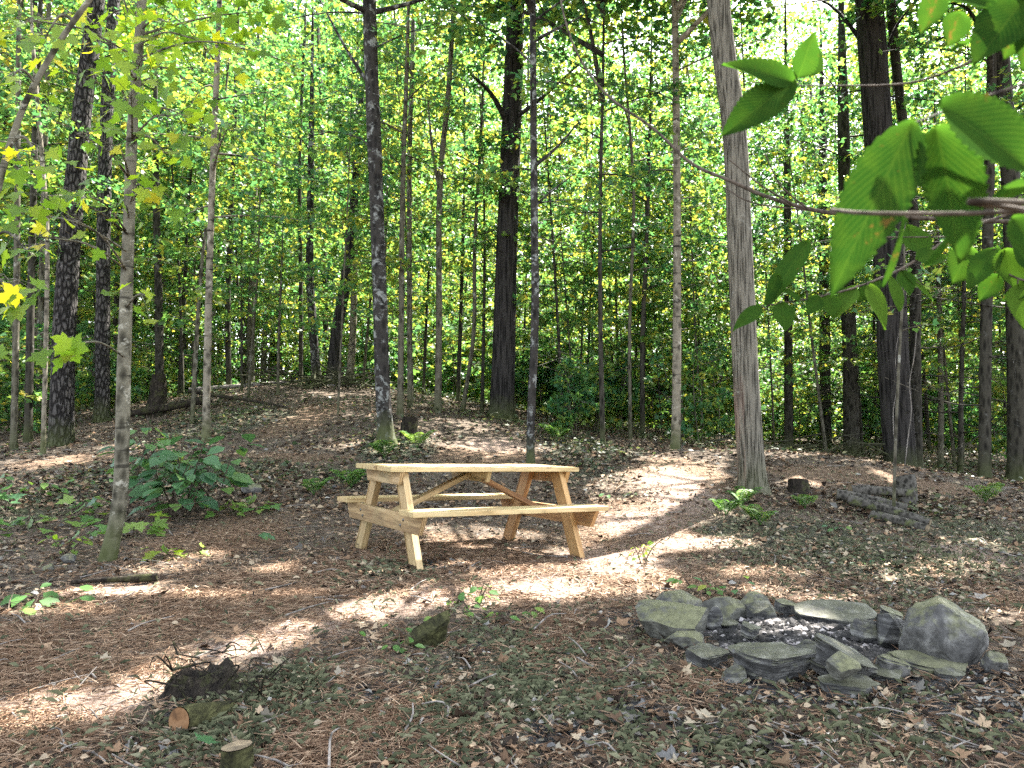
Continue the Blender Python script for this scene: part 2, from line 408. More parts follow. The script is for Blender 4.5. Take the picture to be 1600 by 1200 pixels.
def rock_mat(name, dark, mid, light, moss=.5, strata=0.0, mosscol=(.16, .165, .06)):
    g = G(name)
    v = g.coord('Object')
    oi = g.n('ShaderNodeObjectInfo')
    n1 = g.noise(v, 7, 7, .66, .3); n2 = g.noise(v, 32, 5, .7)
    h = g.math('ADD', g.math('MULTIPLY', n1, .7), g.math('MULTIPLY', n2, .3))
    if strata:
        vs = g.coord('Object', (1.2, 1.2, 22))
        ns = g.noise(vs, 2.2, 5, .65, .8)
        h = g.math('ADD', g.math('MULTIPLY', h, 1 - strata), g.math('MULTIPLY', ns, strata))
    c = g.ramp(h, [(.3, dark), (.5, mid), (.72, light)])
    geo = g.n('ShaderNodeNewGeometry'); sp = g.n('ShaderNodeSeparateXYZ'); g.L.new(geo.outputs['Normal'], sp.inputs[0])
    mn = g.noise(v, 5.5, 6, .7)
    mf = g.math('MULTIPLY', g.ramp(g.math('ADD', g.math('MULTIPLY', sp.outputs[2], .22), mn), [(.55, 0.0), (.68, 1.0)]), moss)
    c = g.mix(mf, c, g.ramp(n2, [(.35, tuple(x * .55 for x in mosscol)), (.65, mosscol)]))
    cr = g.ramp(g.noise(g.coord('Object', (1, 1, .5)), 11, 8, .75, 1.5), [(.66, 0.0), (.70, .55)])
    c = g.mix(cr, c, (.38, .38, .35))
    return g.out(c, .78, g.bump(h, .8, .02), .3)
M_SLATE = rock_mat('dark_slate', (.005, .005, .005), (.040, .040, .039), (.27, .266, .255), .25, .55)
M_GREYR = rock_mat('grey_stone', (.008, .008, .008), (.066, .065, .062), (.27, .265, .25), .5)
M_MOSSR = rock_mat('mossy_stone', (.012, .012, .010), (.07, .07, .06), (.20, .20, .17), .85, 0, (.125, .128, .062))
M_SLATEM = rock_mat('lichened_slate', (.007, .007, .0065), (.045, .045, .041), (.2, .196, .18), .75, .55, (.14, .142, .075))

# ground
def ground_mat():
    g = G('forest_floor')
    v = g.coord('Object')
    wn, wg, wd = g.attr('needle'), g.attr('green'), g.attr('dark')
    a1 = g.noise(g.coord('Object', (1, .35, 1)), 46, 5, .75, 1.2); a2 = g.noise(g.coord('Object', (.35, 1, 1)), 52, 5, .75, 1.2)
    fine = g.math('MAXIMUM', a1, a2)
    clump = g.noise(v, 3.2, 5, .65); mid = g.noise(v, 14, 6, .7)
    dirt = g.ramp(fine, [(.43, (.018, .014, .011)), (.57, (.105, .083, .063)), (.70, (.27, .225, .18))])  # near-black low stops here and below paint shade into the litter gaps
    ned = g.ramp(fine, [(.45, (.014, .010, .007)), (.57, (.155, .104, .069)), (.68, (.34, .26, .19))])
    grn = g.ramp(fine, [(.43, (.012, .013, .008)), (.57, (.074, .075, .052)), (.72, (.19, .19, .14))])
    drk = g.ramp(fine, [(.45, (.009, .009, .009)), (.58, (.050, .050, .050)), (.72, (.17, .17, .168))])
    def w(a, lo, hi): return g.ramp(g.math('ADD', a, g.math('MULTIPLY', g.math('SUBTRACT', g.math('ADD', g.math('MULTIPLY', clump, .6), g.math('MULTIPLY', mid, .4)), .5), 1.3)), [(lo, 0.0), (hi, 1.0)])
    c = g.mix(w(wn, .42, .58), dirt, ned)
    c = g.mix(w(wg, .42, .58), c, grn)
    c = g.mix(w(wd, .42, .58), c, drk)
    wsunpale = g.attr('pale'); c = g.mix(g.math('MULTIPLY', w(wsunpale, .35, .75), .85), c, g.ramp(fine, [(.42, (.08, .058, .046)), (.54, (.26, .19, .15)), (.68, (.46, .36, .30))]))  # sunlight of the patches boosted by a paler ground colour
    vo = g.n('ShaderNodeTexVoronoi'); g.L.new(v, vo.inputs['Vector']); vo.inputs['Scale'].default_value = 26
    sepc = g.n('ShaderNodeSeparateColor'); g.L.new(vo.outputs['Color'], sepc.inputs[0])
    lf = g.math('MULTIPLY', g.ramp(sepc.outputs[0], [(.80, 0.0), (.82, 1.0)], 'LINEAR'), g.ramp(vo.outputs['Distance'], [(.28, .8), (.42, 0.0)]))
    c = g.mix(lf, c, g.ramp(sepc.outputs[1], [(0, (.10, .06, .035)), (.4, (.22, .17, .11)), (.7, (.16, .17, .10)), (1, (.32, .29, .23))]))
    h = g.math('ADD', g.math('MULTIPLY', fine, .8), g.math('MULTIPLY', mid, .6))
    return g.out(c, .95, g.bump(h, 1.0, .035), .1)
M_GROUND = ground_mat()

# ------------------------------------------------------------------ ground sheet
def stretch(n, a, b, k, c):
    """n samples from a to b, dense around c"""
    ua = np.arcsinh((a - c) / k); ub = np.arcsinh((b - c) / k)
    return c + k * np.sinh(np.linspace(ua, ub, n))
def ell(px, py, rx, ry):
    g = ground_at(px, py); a = ground_at(px, min(1199, py + ry)); b = ground_at(px, py - ry)
    return (g[0], g[1], rx / F * g[1], max(.1, (b[1] - a[1]) / 2))
ZN = [ell(*p) for p in ((150, 1000, 260, 90), (400, 930, 230, 70), (60, 1130, 160, 60), (560, 1130, 120, 60), (700, 870, 200, 60), (850, 900, 170, 45), (1000, 830, 130, 60),
                        (1330, 745, 170, 22), (760, 715, 110, 22), (100, 720, 90, 12), (420, 715, 160, 10), (470, 650, 70, 30), (1060, 740, 90, 35), (880, 990, 60, 50), (1450, 760, 110, 14),
                        (1080, 1080, 50, 20), (350, 840, 120, 40), (1230, 950, 120, 14), (1100, 900, 150, 25), (1550, 930, 60, 40))]
ZG = [ell(*p) for p in ((800, 1060, 170, 80), (950, 1130, 120, 50), (1330, 860, 190, 55), (1500, 830, 120, 50), (300, 740, 180, 30), (60, 790, 90, 45), (620, 700, 70, 30), (430, 1080, 110, 45),
                        (1150, 1150, 110, 40), (900, 720, 60, 25), (560, 745, 90, 15), (350, 660, 120, 25), (1170, 830, 90, 40), (600, 890, 70, 18), (300, 1160, 110, 40), (1400, 1130, 120, 40), (930, 700, 90, 20))]
ZD = [ell(*p) for p in ((970, 965, 50, 16), (1260, 1010, 130, 36), (1250, 1080, 240, 26), (590, 1085, 60, 26), (1480, 1100, 150, 60), (1120, 1160, 140, 40), (1000, 1120, 60, 30), (330, 1090, 70, 50),
                        (880, 1150, 60, 40), (1550, 1060, 60, 50), (740, 1010, 30, 18), (690, 880, 40, 10), (1500, 930, 60, 14), (1560, 870, 50, 16))]
ZSUNPALE = [ell(*p) for p in ((1060, 765, 70, 45), (1010, 815, 90, 30), (960, 875, 110, 30), (840, 915, 110, 26), (700, 935, 110, 24), (580, 955, 90, 22), (470, 985, 90, 22), (370, 1015, 80, 22), (250, 1060, 100, 28), (100, 1105, 130, 36), (1090, 850, 90, 14), (770, 695, 60, 12), (1270, 940, 60, 10), (1510, 870, 70, 24), (180, 925, 110, 12))]  # paler packed earth laid under the sun patches, brightening them in the ground colour
def zone(Z, x, y):
    r = np.zeros(x.shape)
    for cx, cy, rx, ry in Z: r = np.maximum(r, np.exp(-1.0 * (((x - cx) / rx) ** 2 + ((y - cy) / ry) ** 2)))
    return r
xs = stretch(460, -420, 420, 3.0, .2); ys = np.concatenate([stretch(440, -60, 460, 2.6, 4.2)])
GX, GY = np.meshgrid(xs, ys)
GZ = terr(GX, GY)
GZ = GZ + np.where(np.hypot(GX, GY) < 30, 1, 0) * (.022 * fbm(GX * 9, GY * 9, .4, 3))
mb = MB()
nx, ny = len(xs), len(ys)
ii = (np.arange(ny - 1)[:, None] * nx + np.arange(nx - 1)[None]).ravel()
mb.add(np.stack([GX, GY, GZ], -1).reshape(-1, 3), np.stack([ii, ii + 1, ii + nx + 1, ii + nx], 1))
ground = mb.build('ground', M_GROUND)
tag(ground, 'brown forest floor of needles, leaf litter and moss', 'ground', kind='structure')
for nm, Z in (('needle', ZN), ('green', ZG), ('dark', ZD), ('pale', ZSUNPALE)):
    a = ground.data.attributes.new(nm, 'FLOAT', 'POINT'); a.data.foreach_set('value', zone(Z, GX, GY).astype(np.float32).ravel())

# ------------------------------------------------------------------ picnic table
M4 = Matrix([[*TR[0], TC[0]], [*TR[1], TC[1]], [*TR[2], TC[2]], [0, 0, 0, 1]])
table = empty('picnic_table', (0, 0, 0), 'new pale wooden picnic table standing on the brown needle clearing', 'picnic table')
table.matrix_world = M4
def board_bm(bm, L, W, T, off=(0, 0, 0), bev=.005, cuts=None):
    r = bmesh.ops.create_cube(bm, size=1.0); vs = r['verts']
    bmesh.ops.scale(bm, vec=(L, W, T), verts=vs)
    if cuts:                                         # (dx_top at -x end, dx at +x end): shift the lower edge inwards
        for v in vs:
            if v.co.z < 0: v.co.x += cuts if v.co.x < 0 else -cuts
    bmesh.ops.translate(bm, vec=off, verts=vs)
    es = list({e for v in vs for e in v.link_edges})
    bmesh.ops.bevel(bm, geom=es, offset=bev, segments=2, affect='EDGES', profile=.7)
def bm_obj(name, bm, mat, parent, mtx):
    me = bpy.data.meshes.new(name); bm.to_mesh(me); bm.free(); me.materials.append(mat)
    for p in me.polygons: p.use_smooth = False
    o = bpy.data.objects.new(name, me); COL.objects.link(o); o.parent = parent; o.matrix_local = mtx
    return o
def frame(p, ax, zhint=(0, 0, 1)):
    x = Vector(ax).normalized(); z = Vector(zhint); y = z.cross(x).normalized(); z = x.cross(y)
    m = Matrix((x, y, z)).transposed().to_4x4(); m.translation = Vector(p); return m
HL = .915
bm = bmesh.new()
for k in range(5): board_bm(bm, 2 * HL + [0, -.006, .004, -.003, .002][k], .14, .038, ([0, .004, -.003, .002, 0][k], -.29 + .145 * k, 0))
top = bm_obj('tabletop', bm, M_WOOD, table, Matrix.Translation((0, 0, .731)))
for s in (-1, 1):
    bm = bmesh.new(); board_bm(bm, 2 * HL, .244, .038)
    bm_obj('bench', bm, M_WOOD, table, Matrix.Translation((0, s * .656, .421)))
xl = .765
for sx in (-1, 1):
    for sy in (-1, 1):
        a = Vector((sx * xl, sy * .555, 0)); b = Vector((sx * xl, sy * .225, .711))
        bm = bmesh.new()
        r = bmesh.ops.create_cube(bm, size=1.0)
        L = (b - a).length
        for v in r['verts']:
            # parallelogram board: level cuts at floor and under the top
            t = a if v.co.x < 0 else b
            p = Vector((sx * xl + v.co.z * .042, t.y + v.co.y * .142, t.z))
            v.co = p
        bmesh.ops.bevel(bm, geom=list(bm.edges), offset=.005, segments=2, affect='EDGES')
        m = frame((a + b) / 2, (b - a), (1, 0, 0))
        for v in bm.verts: v.co = m.inverted() @ v.co
        bmesh.ops.recalc_face_normals(bm, faces=bm.faces)
        bm_obj('leg', bm, M_WOODO if sx > 0 else M_WOOD, table, m)
    x = sx * (xl + .042)
    bm = bmesh.new(); board_bm(bm, .70, .04, .10, cuts=.04)
    bm_obj('top_cleat', bm, M_WOODO if sx > 0 else M_WOOD, table, frame((x, 0, .66), (0, 1, 0)))
    bm = bmesh.new(); board_bm(bm, 1.53, .04, .14, cuts=.075)
    sup = bm_obj('bench_support', bm, M_WOODO if sx > 0 else M_WOOD, table, frame((x, 0, .331), (0, 1, 0)))
    for yy in (-.43, -.38, .43, .38):
        th = np.linspace(0, 2 * PI, 10, endpoint=False); sg = 1 if sx < 0 else -1; zc = .02 if abs(yy) > .4 else -.025
        ring = lambda k, y_: np.stack([yy + k * np.cos(th), 0 * th + sg * y_, zc + k * np.sin(th)], 1)
        q = MB(); q.add(np.vstack([ring(.012, .0195), ring(.012, .024), ring(.007, .028), [[yy, sg * .0285, zc]]]),
                        [(i, (i + 1) % 10, 10 + (i + 1) % 10, 10 + i) for i in range(10)] + [(10 + i, 10 + (i + 1) % 10, 20 + (i + 1) % 10, 20 + i) for i in range(10)])
        q.add(np.vstack([ring(.007, .028), [[yy, sg * .0285, zc]]]), [(i, (i + 1) % 10, 10) for i in range(10)])
        q.build('bolt', M_BOLT, sup)
bm = bmesh.new(); board_bm(bm, .66, .042, .09, cuts=.04)
bm_obj('middle_cleat', bm, M_WOOD, table, frame((0, 0, .666), (0, 1, 0)))
for sx in (-1, 1):
    a = Vector((sx * (xl - .03), .01 * sx, .36)); b = Vector((sx * .03, .01 * sx, .675))
    bm = bmesh.new(); board_bm(bm, (b - a).length, .09, .042)
    bm_obj('diagonal_brace', bm, M_WOODO if sx > 0 else M_WOOD, table, frame((a + b) / 2, b - a))

# ------------------------------------------------------------------ stones
def ico(n):
    bm = bmesh.new(); bmesh.ops.create_icosphere(bm, subdivisions=n, radius=1)
    v = np.array([x.co[:] for x in bm.verts]); f = np.array([[a.index for a in q.verts] for q in bm.faces]); bm.free(); return v, f
ICO5, ICO4, ICO3 = ico(5), ico(4), ico(3)
def rock_mesh(dim, seed, kind='round', sub=ICO5):
    r = np.random.default_rng(seed); v, f = sub[0].copy(), sub[1]
    if kind in ('slab', 'block'):
        v = np.sign(v) * np.abs(v) ** (.5 if kind == 'slab' else .7)
    for k in range({'round': 13, 'block': 17, 'slab': 12}[kind]):
        n = nrm(r.normal(size=3) * np.array([1, 1, .12 if kind == 'slab' else 1])); d = r.uniform(.55, .9)
        ex = v @ n - d; v = v - np.maximum(ex, 0)[:, None] * n[None] * .96
    if kind == 'slab':
        n = nrm(np.array([r.normal(0, .12), r.normal(0, .12), 1.])); ex = v @ n - .62; v = v - np.maximum(ex, 0)[:, None] * n[None]
    v = v / np.abs(v).max(0)
    if kind == 'slab':
        v[:, :2] *= (1 - .16 * (1 - v[:, 2:3]))
        lay = np.floor((v[:, 2] + .3 * fbm(v[:, 0] * 1.2, v[:, 1] * 1.2, seed)) * 5)
        rr = vnoise(lay * 7.3 + seed, v[:, 0] * 1.6 + 3, v[:, 1] * 1.6)
        side = 1 - np.clip((np.abs(v[:, 2]) - .8) * 5, 0, 1)
        v[:, :2] *= (1 - .20 * rr * side)[:, None]
    n = nrm(v)
    s = seed * 1.37
    disp = .05 * fbm(v[:, 0] * 1.6 + s, v[:, 1] * 1.6, v[:, 2] * 1.6) + .13 * fbm(v[:, 0] * 5 + s, v[:, 1] * 5, v[:, 2] * 5, 5)
    v = v + n * disp[:, None]
    return v * np.asarray(dim)[None] / 2, f
def stone(px0, px1, py0, py1, dep, kind, mat, seed, label, yaw=0., tilt=(0, 0), lift=0., group='stones of the fire ring', sub=ICO5):
    """stone whose picture spans px0..px1, py0..py1; dep = its depth as a share of its width"""
    g = ground_at((px0 + px1) / 2, py1)
    slab = kind == 'slab'
    if slab: dep *= 1.4; tilt = (tilt[0] + .10, tilt[1])
    d0 = g[1]; w = (px1 - px0) / F * d0; dep = w * dep; d = d0 + dep * .42
    w = (px1 - px0) / F * d
    ha = (py1 - py0) / F * d
    h = max(.05, (ha - dep * .24) / .95)
    v, f = rock_mesh((1.10 * w / (abs(math.cos(yaw)) + .0), dep * 1.1, h * (1.2 if slab else 1.32)), seed, kind, sub)
    c = np.array([(((px0 + px1) / 2) - 800) / F * d, d, tz((((px0 + px1) / 2) - 800) / F * d, d) + h * .40 + lift])
    m = MB(); m.add(v, f)
    o = m.build('fire_ring_stone' if 'ring' in group else 'stone', mat, None, True); o.data.set_sharp_from_angle(angle=math.radians(24))
    o.location = c; o.rotation_euler = (tilt[0], tilt[1], yaw)
    tag(o, label, 'stone', group); return o
R_ = math.radians
stone(1025, 1092, 920, 964, .8, 'round', M_GREYR, 3, 'dark grey rounded stone at the back left end of the fire ring', .2)
stone(998, 1102, 942, 1010, .75, 'block', M_MOSSR, 8, 'large mossy green boulder at the left end of the fire ring', -.3)
stone(1082, 1168, 926, 978, .6, 'block', M_MOSSR, 15, 'wide green-topped block at the back of the fire ring', .15)
stone(1146, 1196, 924, 960, .8, 'round', M_MOSSR, 21, 'pale mossy stone behind the dark cube-like stone of the fire ring', .1)
stone(1162, 1207, 938, 978, .9, 'block', M_SLATE, 27, 'small dark cube-like stone at the back of the fire ring', .2)
stone(1198, 1246, 930, 968, .8, 'slab', M_GREYR, 31, 'flat light grey stone left of the long layered slab', .1, (0, .1))
stone(1216, 1366, 942, 990, .36, 'slab', M_SLATE, 36, 'long layered dark slate slab at the back of the fire ring', -.06, (.15, .05))
stone(1326, 1370, 962, 1010, .7, 'block', M_SLATE, 42, 'dark wedge stone leaning inside the right of the fire ring', .3, (0, .25))
stone(1362, 1406, 944, 976, .8, 'slab', M_GREYR, 47, 'small flat grey stone behind the largest boulder', .2, (.1, .2))
stone(1362, 1412, 960, 1018, .6, 'block', M_SLATE, 52, 'blackened stone tucked against the inner side of the largest boulder', .3, (0, .1))
stone(1390, 1522, 934, 1048, .62, 'block', M_GREYR, 58, 'largest boulder of the fire ring, grey with a greenish top', -.15)
stone(1040, 1098, 982, 1016, .7, 'round', M_MOSSR, 63, 'small mossy stone in front of the large mossy boulder', .1)
stone(1056, 1140, 1002, 1050, .6, 'slab', M_SLATE, 68, 'dark slab with flat pale top, front left of the fire ring', .12, (.04, .03))
stone(1130, 1276, 996, 1074, .52, 'slab', M_SLATE, 74, 'thick broad slate slab at the front of the fire ring', -.12, (.03, .08))
stone(1256, 1290, 1022, 1052, .9, 'round', M_SLATE, 79, 'small round dark stone beside the yellowish cobble', .3)
stone(1246, 1374, 1006, 1078, .6, 'slab', M_SLATE, 85, 'slanting slate slab sloping down right under the yellowish cobble', .2, (.12, .34), .02)
stone(1268, 1374, 1052, 1094, .5, 'slab', M_SLATE, 91, 'lowest dark slab lying on the ground at the front of the fire ring', .15, (.05, 0))
stone(1284, 1328, 1052, 1094, .95, 'block', M_MOSSR, 96, 'yellowish green cobble resting on the front slabs of the fire ring', .3, lift=.085)
stone(1348, 1410, 1018, 1064, .6, 'slab', M_GREYR, 101, 'grey slab wedged left of the flat lichened slab', .3, (.1, .2))
stone(1376, 1512, 1018, 1062, .55, 'slab', M_SLATEM, 107, 'flat yellowish-topped slab, front right of the fire ring', -.08, (.06, .06))
stone(1526, 1560, 1018, 1056, .9, 'round', M_GREYR, 113, 'small grey stone just right of the largest boulder', .2)
stone(1584, 1660, 1004, 1082, .8, 'round', M_SLATE, 118, 'dark stone cut off by the right edge of the picture', .2, group='stones around the clearing')
stone(1098, 1126, 950, 990, .9, 'block', M_SLATE, 124, 'blackened stone inside the ring under the green-topped block', .2)
stone(104, 124, 866, 882, .6, 'round', M_GREYR, 130, 'pale oblong stone left of the leaning speckled trunk', .4, group='stones around the clearing', sub=ICO3)
stone(74, 92, 878, 894, .8, 'round', M_MOSSR, 131, 'small greenish stone below the pale oblong stone', .1, group='stones around the clearing', sub=ICO3)
stone(378, 410, 752, 774, .7, 'round', M_GREYR, 133, 'half buried grey stone between the large-leaved bush and the table', .1, group='stones around the clearing', sub=ICO4)

stone(1120, 1160, 1040, 1070, .8, 'round', M_SLATE, 141, 'little dark stone wedged at the left foot of the thick broad slab', .4)
stone(1148, 1186, 988, 1014, .7, 'slab', M_SLATE, 143, 'thin grey flake lying on the back edge of the thick broad slab', .5, (.1, .1), .05)
stone(1232, 1268, 1000, 1026, .8, 'block', M_SLATE, 147, 'small blackened stone behind the slanting slate slab', .2)
stone(1344, 1400, 1040, 1072, .7, 'slab', M_SLATE, 149, 'dark flake lying in front of the wedged grey slab', -.2, (.1, 0))
stone(1300, 1336, 950, 974, .8, 'block', M_GREYR, 151, 'small pale stone behind the right end of the long layered slab', .3)
stone(1440, 1500, 1046, 1070, .5, 'slab', M_SLATE, 153, 'thin dark slab under the flat yellowish-topped slab', .1)
stone(1100, 1150, 968, 988, .8, 'slab', M_SLATE, 157, 'sooty flat stone at the inner left of the fire ring', .1, (0, .1))
# ash and charcoal in the ring
fc = ground_at(1245, 1002)
m = MB(); r = np.random.default_rng(77)
n = 900
ang = r.uniform(0, 2 * PI, n); rad = np.sqrt(r.uniform(0, 1, n))
P = np.stack([fc[0] + .05 + .46 * rad * np.cos(ang), fc[1] + .08 + .34 * rad * np.sin(ang), np.zeros(n)], 1)
P[:, 2] = terr(P[:, 0], P[:, 1]) + .02 * r.random(n) + .05 * (1 - rad)
for i in range(n):
    s = r.uniform(.006, .022); v = ICO3[0][:42] if False else np.array([(1, 0, 0), (-1, 0, 0), (0, 1, 0), (0, -1, 0), (0, 0, 1), (0, 0, -1)], float)
    v = v * r.uniform(.5, 1.3, (6, 3)) * s * np.array([1.5, 1, .8]); a = r.uniform(0, PI); ca, sa = math.cos(a), math.sin(a)
    v = v @ np.array([[ca, -sa, 0], [sa, ca, 0], [0, 0, 1]])
    m.add(v + P[i], [(0, 2, 4), (2, 1, 4), (1, 3, 4), (3, 0, 4), (2, 0, 5), (1, 2, 5), (3, 1, 5), (0, 3, 5)], r.random())
g = G('charcoal_and_ash'); t = g.attr('tint')
M_ASH = g.out(g.ramp(t, [(0, (.010, .010, .010)), (.80, (.03, .029, .028)), (.88, (.16, .15, .145)), (1, (.34, .32, .31))]), .9, None, .2)
th = np.linspace(0, 2 * PI, 48, endpoint=False); rings = np.linspace(0, 1, 12)
bv = [(fc[0] + .05, fc[1] + .08, fc[2] + .05)]; bf = []
for k, rr in enumerate(rings[1:]):
    for q in th:
        x = fc[0] + .05 + .60 * rr * math.cos(q); y = fc[1] + .08 + .46 * rr * math.sin(q)
        bv.append((x, y, tz(x, y) + .055 * (1 - rr ** 1.5) - .01 * rr + .05 * float(fbm(np.array([x * 14]), np.array([y * 14]), 3.)[0]) * (1 - rr ** 4)))
for k in range(11):
    for j in range(48):
        a, b = 1 + (k - 1) * 48 + j, 1 + (k - 1) * 48 + (j + 1) % 48
        if k > 0: bf.append((a, b, b + 48, a + 48))
ga = G('ash_bed_soil'); vv = ga.coord('Object'); na = ga.noise(vv, 9, 6, .7); nb = ga.noise(vv, 60, 4, .7)
M_ASHB = ga.out(ga.ramp(ga.math('ADD', ga.math('MULTIPLY', na, .6), ga.math('MULTIPLY', nb, .4)), [(.42, (.014, .014, .014)), (.54, (.05, .048, .046)), (.62, (.30, .275, .27)), (.75, (.5, .47, .46))]), .95, ga.bump(nb, .8, .01), .1)
mm = MB(); mm.add(np.array(bv), np.array(bf)); mm.add(np.array(bv[:49]), [(0, 1 + (j), 1 + (j + 1) % 48) for j in range(48)])
o = mm.build('ash_bed', M_ASHB, None, True); tag(o, 'pale ash and black soil inside the stone fire ring', 'ash', kind='stuff')
o = m.build('charcoal', M_ASH, None, False); tag(o, 'charcoal crumbs scattered over the ash in the fire ring', 'charcoal', kind='stuff')

# ------------------------------------------------------------------ logs, stumps, fallen wood
g = G('cut_wood'); vv = g.coord('Object'); sx_ = g.n('ShaderNodeTexWave', wave_type='RINGS'); g.L.new(vv, sx_.inputs[0]); sx_.inputs['Scale'].default_value = 30; sx_.inputs['Distortion'].default_value = 2
M_CUT = g.out(g.mix(g.ramp(g.noise(vv, 20, 5), [(.4, .0), (.7, .9)]), g.ramp(sx_.outputs[1], [(0, (.13, .10, .065)), (1, (.24, .19, .125))]), (.06, .05, .035)), .85, None, .1)
g = G('cut_wood_reddish'); vv = g.coord('Object'); nn = g.noise(vv, 12, 5, .7)
M_CUTR = g.out(g.ramp(nn, [(.35, (.05, .028, .016)), (.5, (.15, .08, .038)), (.7, (.24, .145, .08))]), .85, None, .1)
g = G('rotten_black_wood'); vv = g.coord('Object', (1, 1, .5)); nn = g.noise(vv, 26, 7, .75, .6)
gm = g.noise(g.coord('Object'), 7, 5, .75)
M_ROT = g.out(g.mix(g.ramp(gm, [(.50, 0.0), (.62, .85)]), g.ramp(nn, [(.35, (.006, .0055, .005)), (.55, (.028, .023, .018)), (.75, (.10, .085, .066))]), (.045, .048, .02)), .95, g.bump(nn, 1, .03), .1)
g = G('mossy_wood'); vv = g.coord('Object', (1, .3, 1)); nn = g.noise(vv, 24, 6, .7, .5)
M_MOSSW = g.out(g.ramp(nn, [(.32, (.008, .0075, .006)), (.5, (.032, .032, .014)), (.7, (.085, .085, .036))]), .95, g.bump(nn, 1, .02), .1)

def log(name, A, B, ra, rb, label, cat='log', group=None, mat=None, cut=None, sag=.01, rough=.10, part='cut_end'):
    A, B = np.array(A, float), np.array(B, float); c = (A + B) / 2
    root = empty(name, tuple(c), label, cat, group)
    t = np.linspace(0, 1, 22)[:, None]; pts = A * (1 - t) + B * t
    L = np.linalg.norm(B - A)
    pts = pts + np.stack([.02 * L * np.sin(t[:, 0] * 5 + ra * 90), .02 * L * np.cos(t[:, 0] * 4 + ra * 50), sag * np.sin(t[:, 0] * 3.1 + 1)], 1)
    m = MB(); tube(m, pts, np.linspace(ra, rb, 22), 20, False, rough, 9); m.build('bark', mat or B_LOG, root, True, c)
    q = MB()
    for e, s in ((0, -1), (21, 1)):
        T = nrm((pts[1] - pts[0]) if e == 0 else (pts[21] - pts[20])); R = ra if e == 0 else rb
        u = nrm(np.cross(T, [0, 0, 1.])); w = np.cross(u, T); th = np.linspace(0, 2 * PI, 20, endpoint=False)
        ring = pts[e] + s * T * .003 + R * .97 * (np.cos(th)[:, None] * u + np.sin(th)[:, None] * w)
        q = MB(); q.add(np.vstack([ring, pts[e][None] + s * T * .004]), [(i, (i + 1) % 20, 20) if s * 1 > 0 else ((i + 1) % 20, i, 20) for i in range(20)])
        q.build(part, cut or M_CUT, root, False, pts[e])
    return root
def gpt(px, py, up=0.0):
    p = ground_at(px, py); return p + np.array([0, 0, up])
def seg(px0, py0, px1, py1, up0, up1=None): return gpt(px0, py0, up0), gpt(px1, py1, up0 if up1 is None else up1)
grp = 'logs of the low woodpile'
A, B = seg(1330, 784, 1430, 788, .13, .13); log('log', A, B, .058, .05, 'short mossy log at the back of the low woodpile', 'log', grp)
A, B = seg(1308, 790, 1420, 808, .12, .10); log('log', A, B, .06, .05, 'log with a pale cut end in the middle of the low woodpile', 'log', grp)
A, B = seg(1328, 800, 1456, 826, .13, .06); log('log', A, B, .058, .045, 'longest grey log along the front of the low woodpile', 'log', grp)
A, B = seg(1364, 812, 1450, 832, .04, .04); log('log', A, B, .05, .042, 'lowest grey log lying on the ground before the low woodpile', 'log', grp)
A, B = seg(1360, 796, 1372, 803, .17, .17); 
p = gpt(1415, 783); log('stump', p + [0, -.05, -.05], p + [0, .02, .30], .12, .115, 'pale round-cut stump standing behind the low woodpile', 'stump', None, B_LOG)
p = gpt(1247, 770); log('stump', p + [0, 0, -.1], p + [.02, .03, .15], .14, .12, 'low dark mossy-topped stump right of the big grey trunk', 'stump', None, M_ROT, M_MOSSW)
p = gpt(636, 684); log('stump', p + [0, .2, -.1], p + [.03, .2, .33], .15, .13, 'dark broken stump just right of the white-blotched trunk', 'stump', None, M_ROT, M_MOSSW, rough=.3)
p = gpt(430, 752)
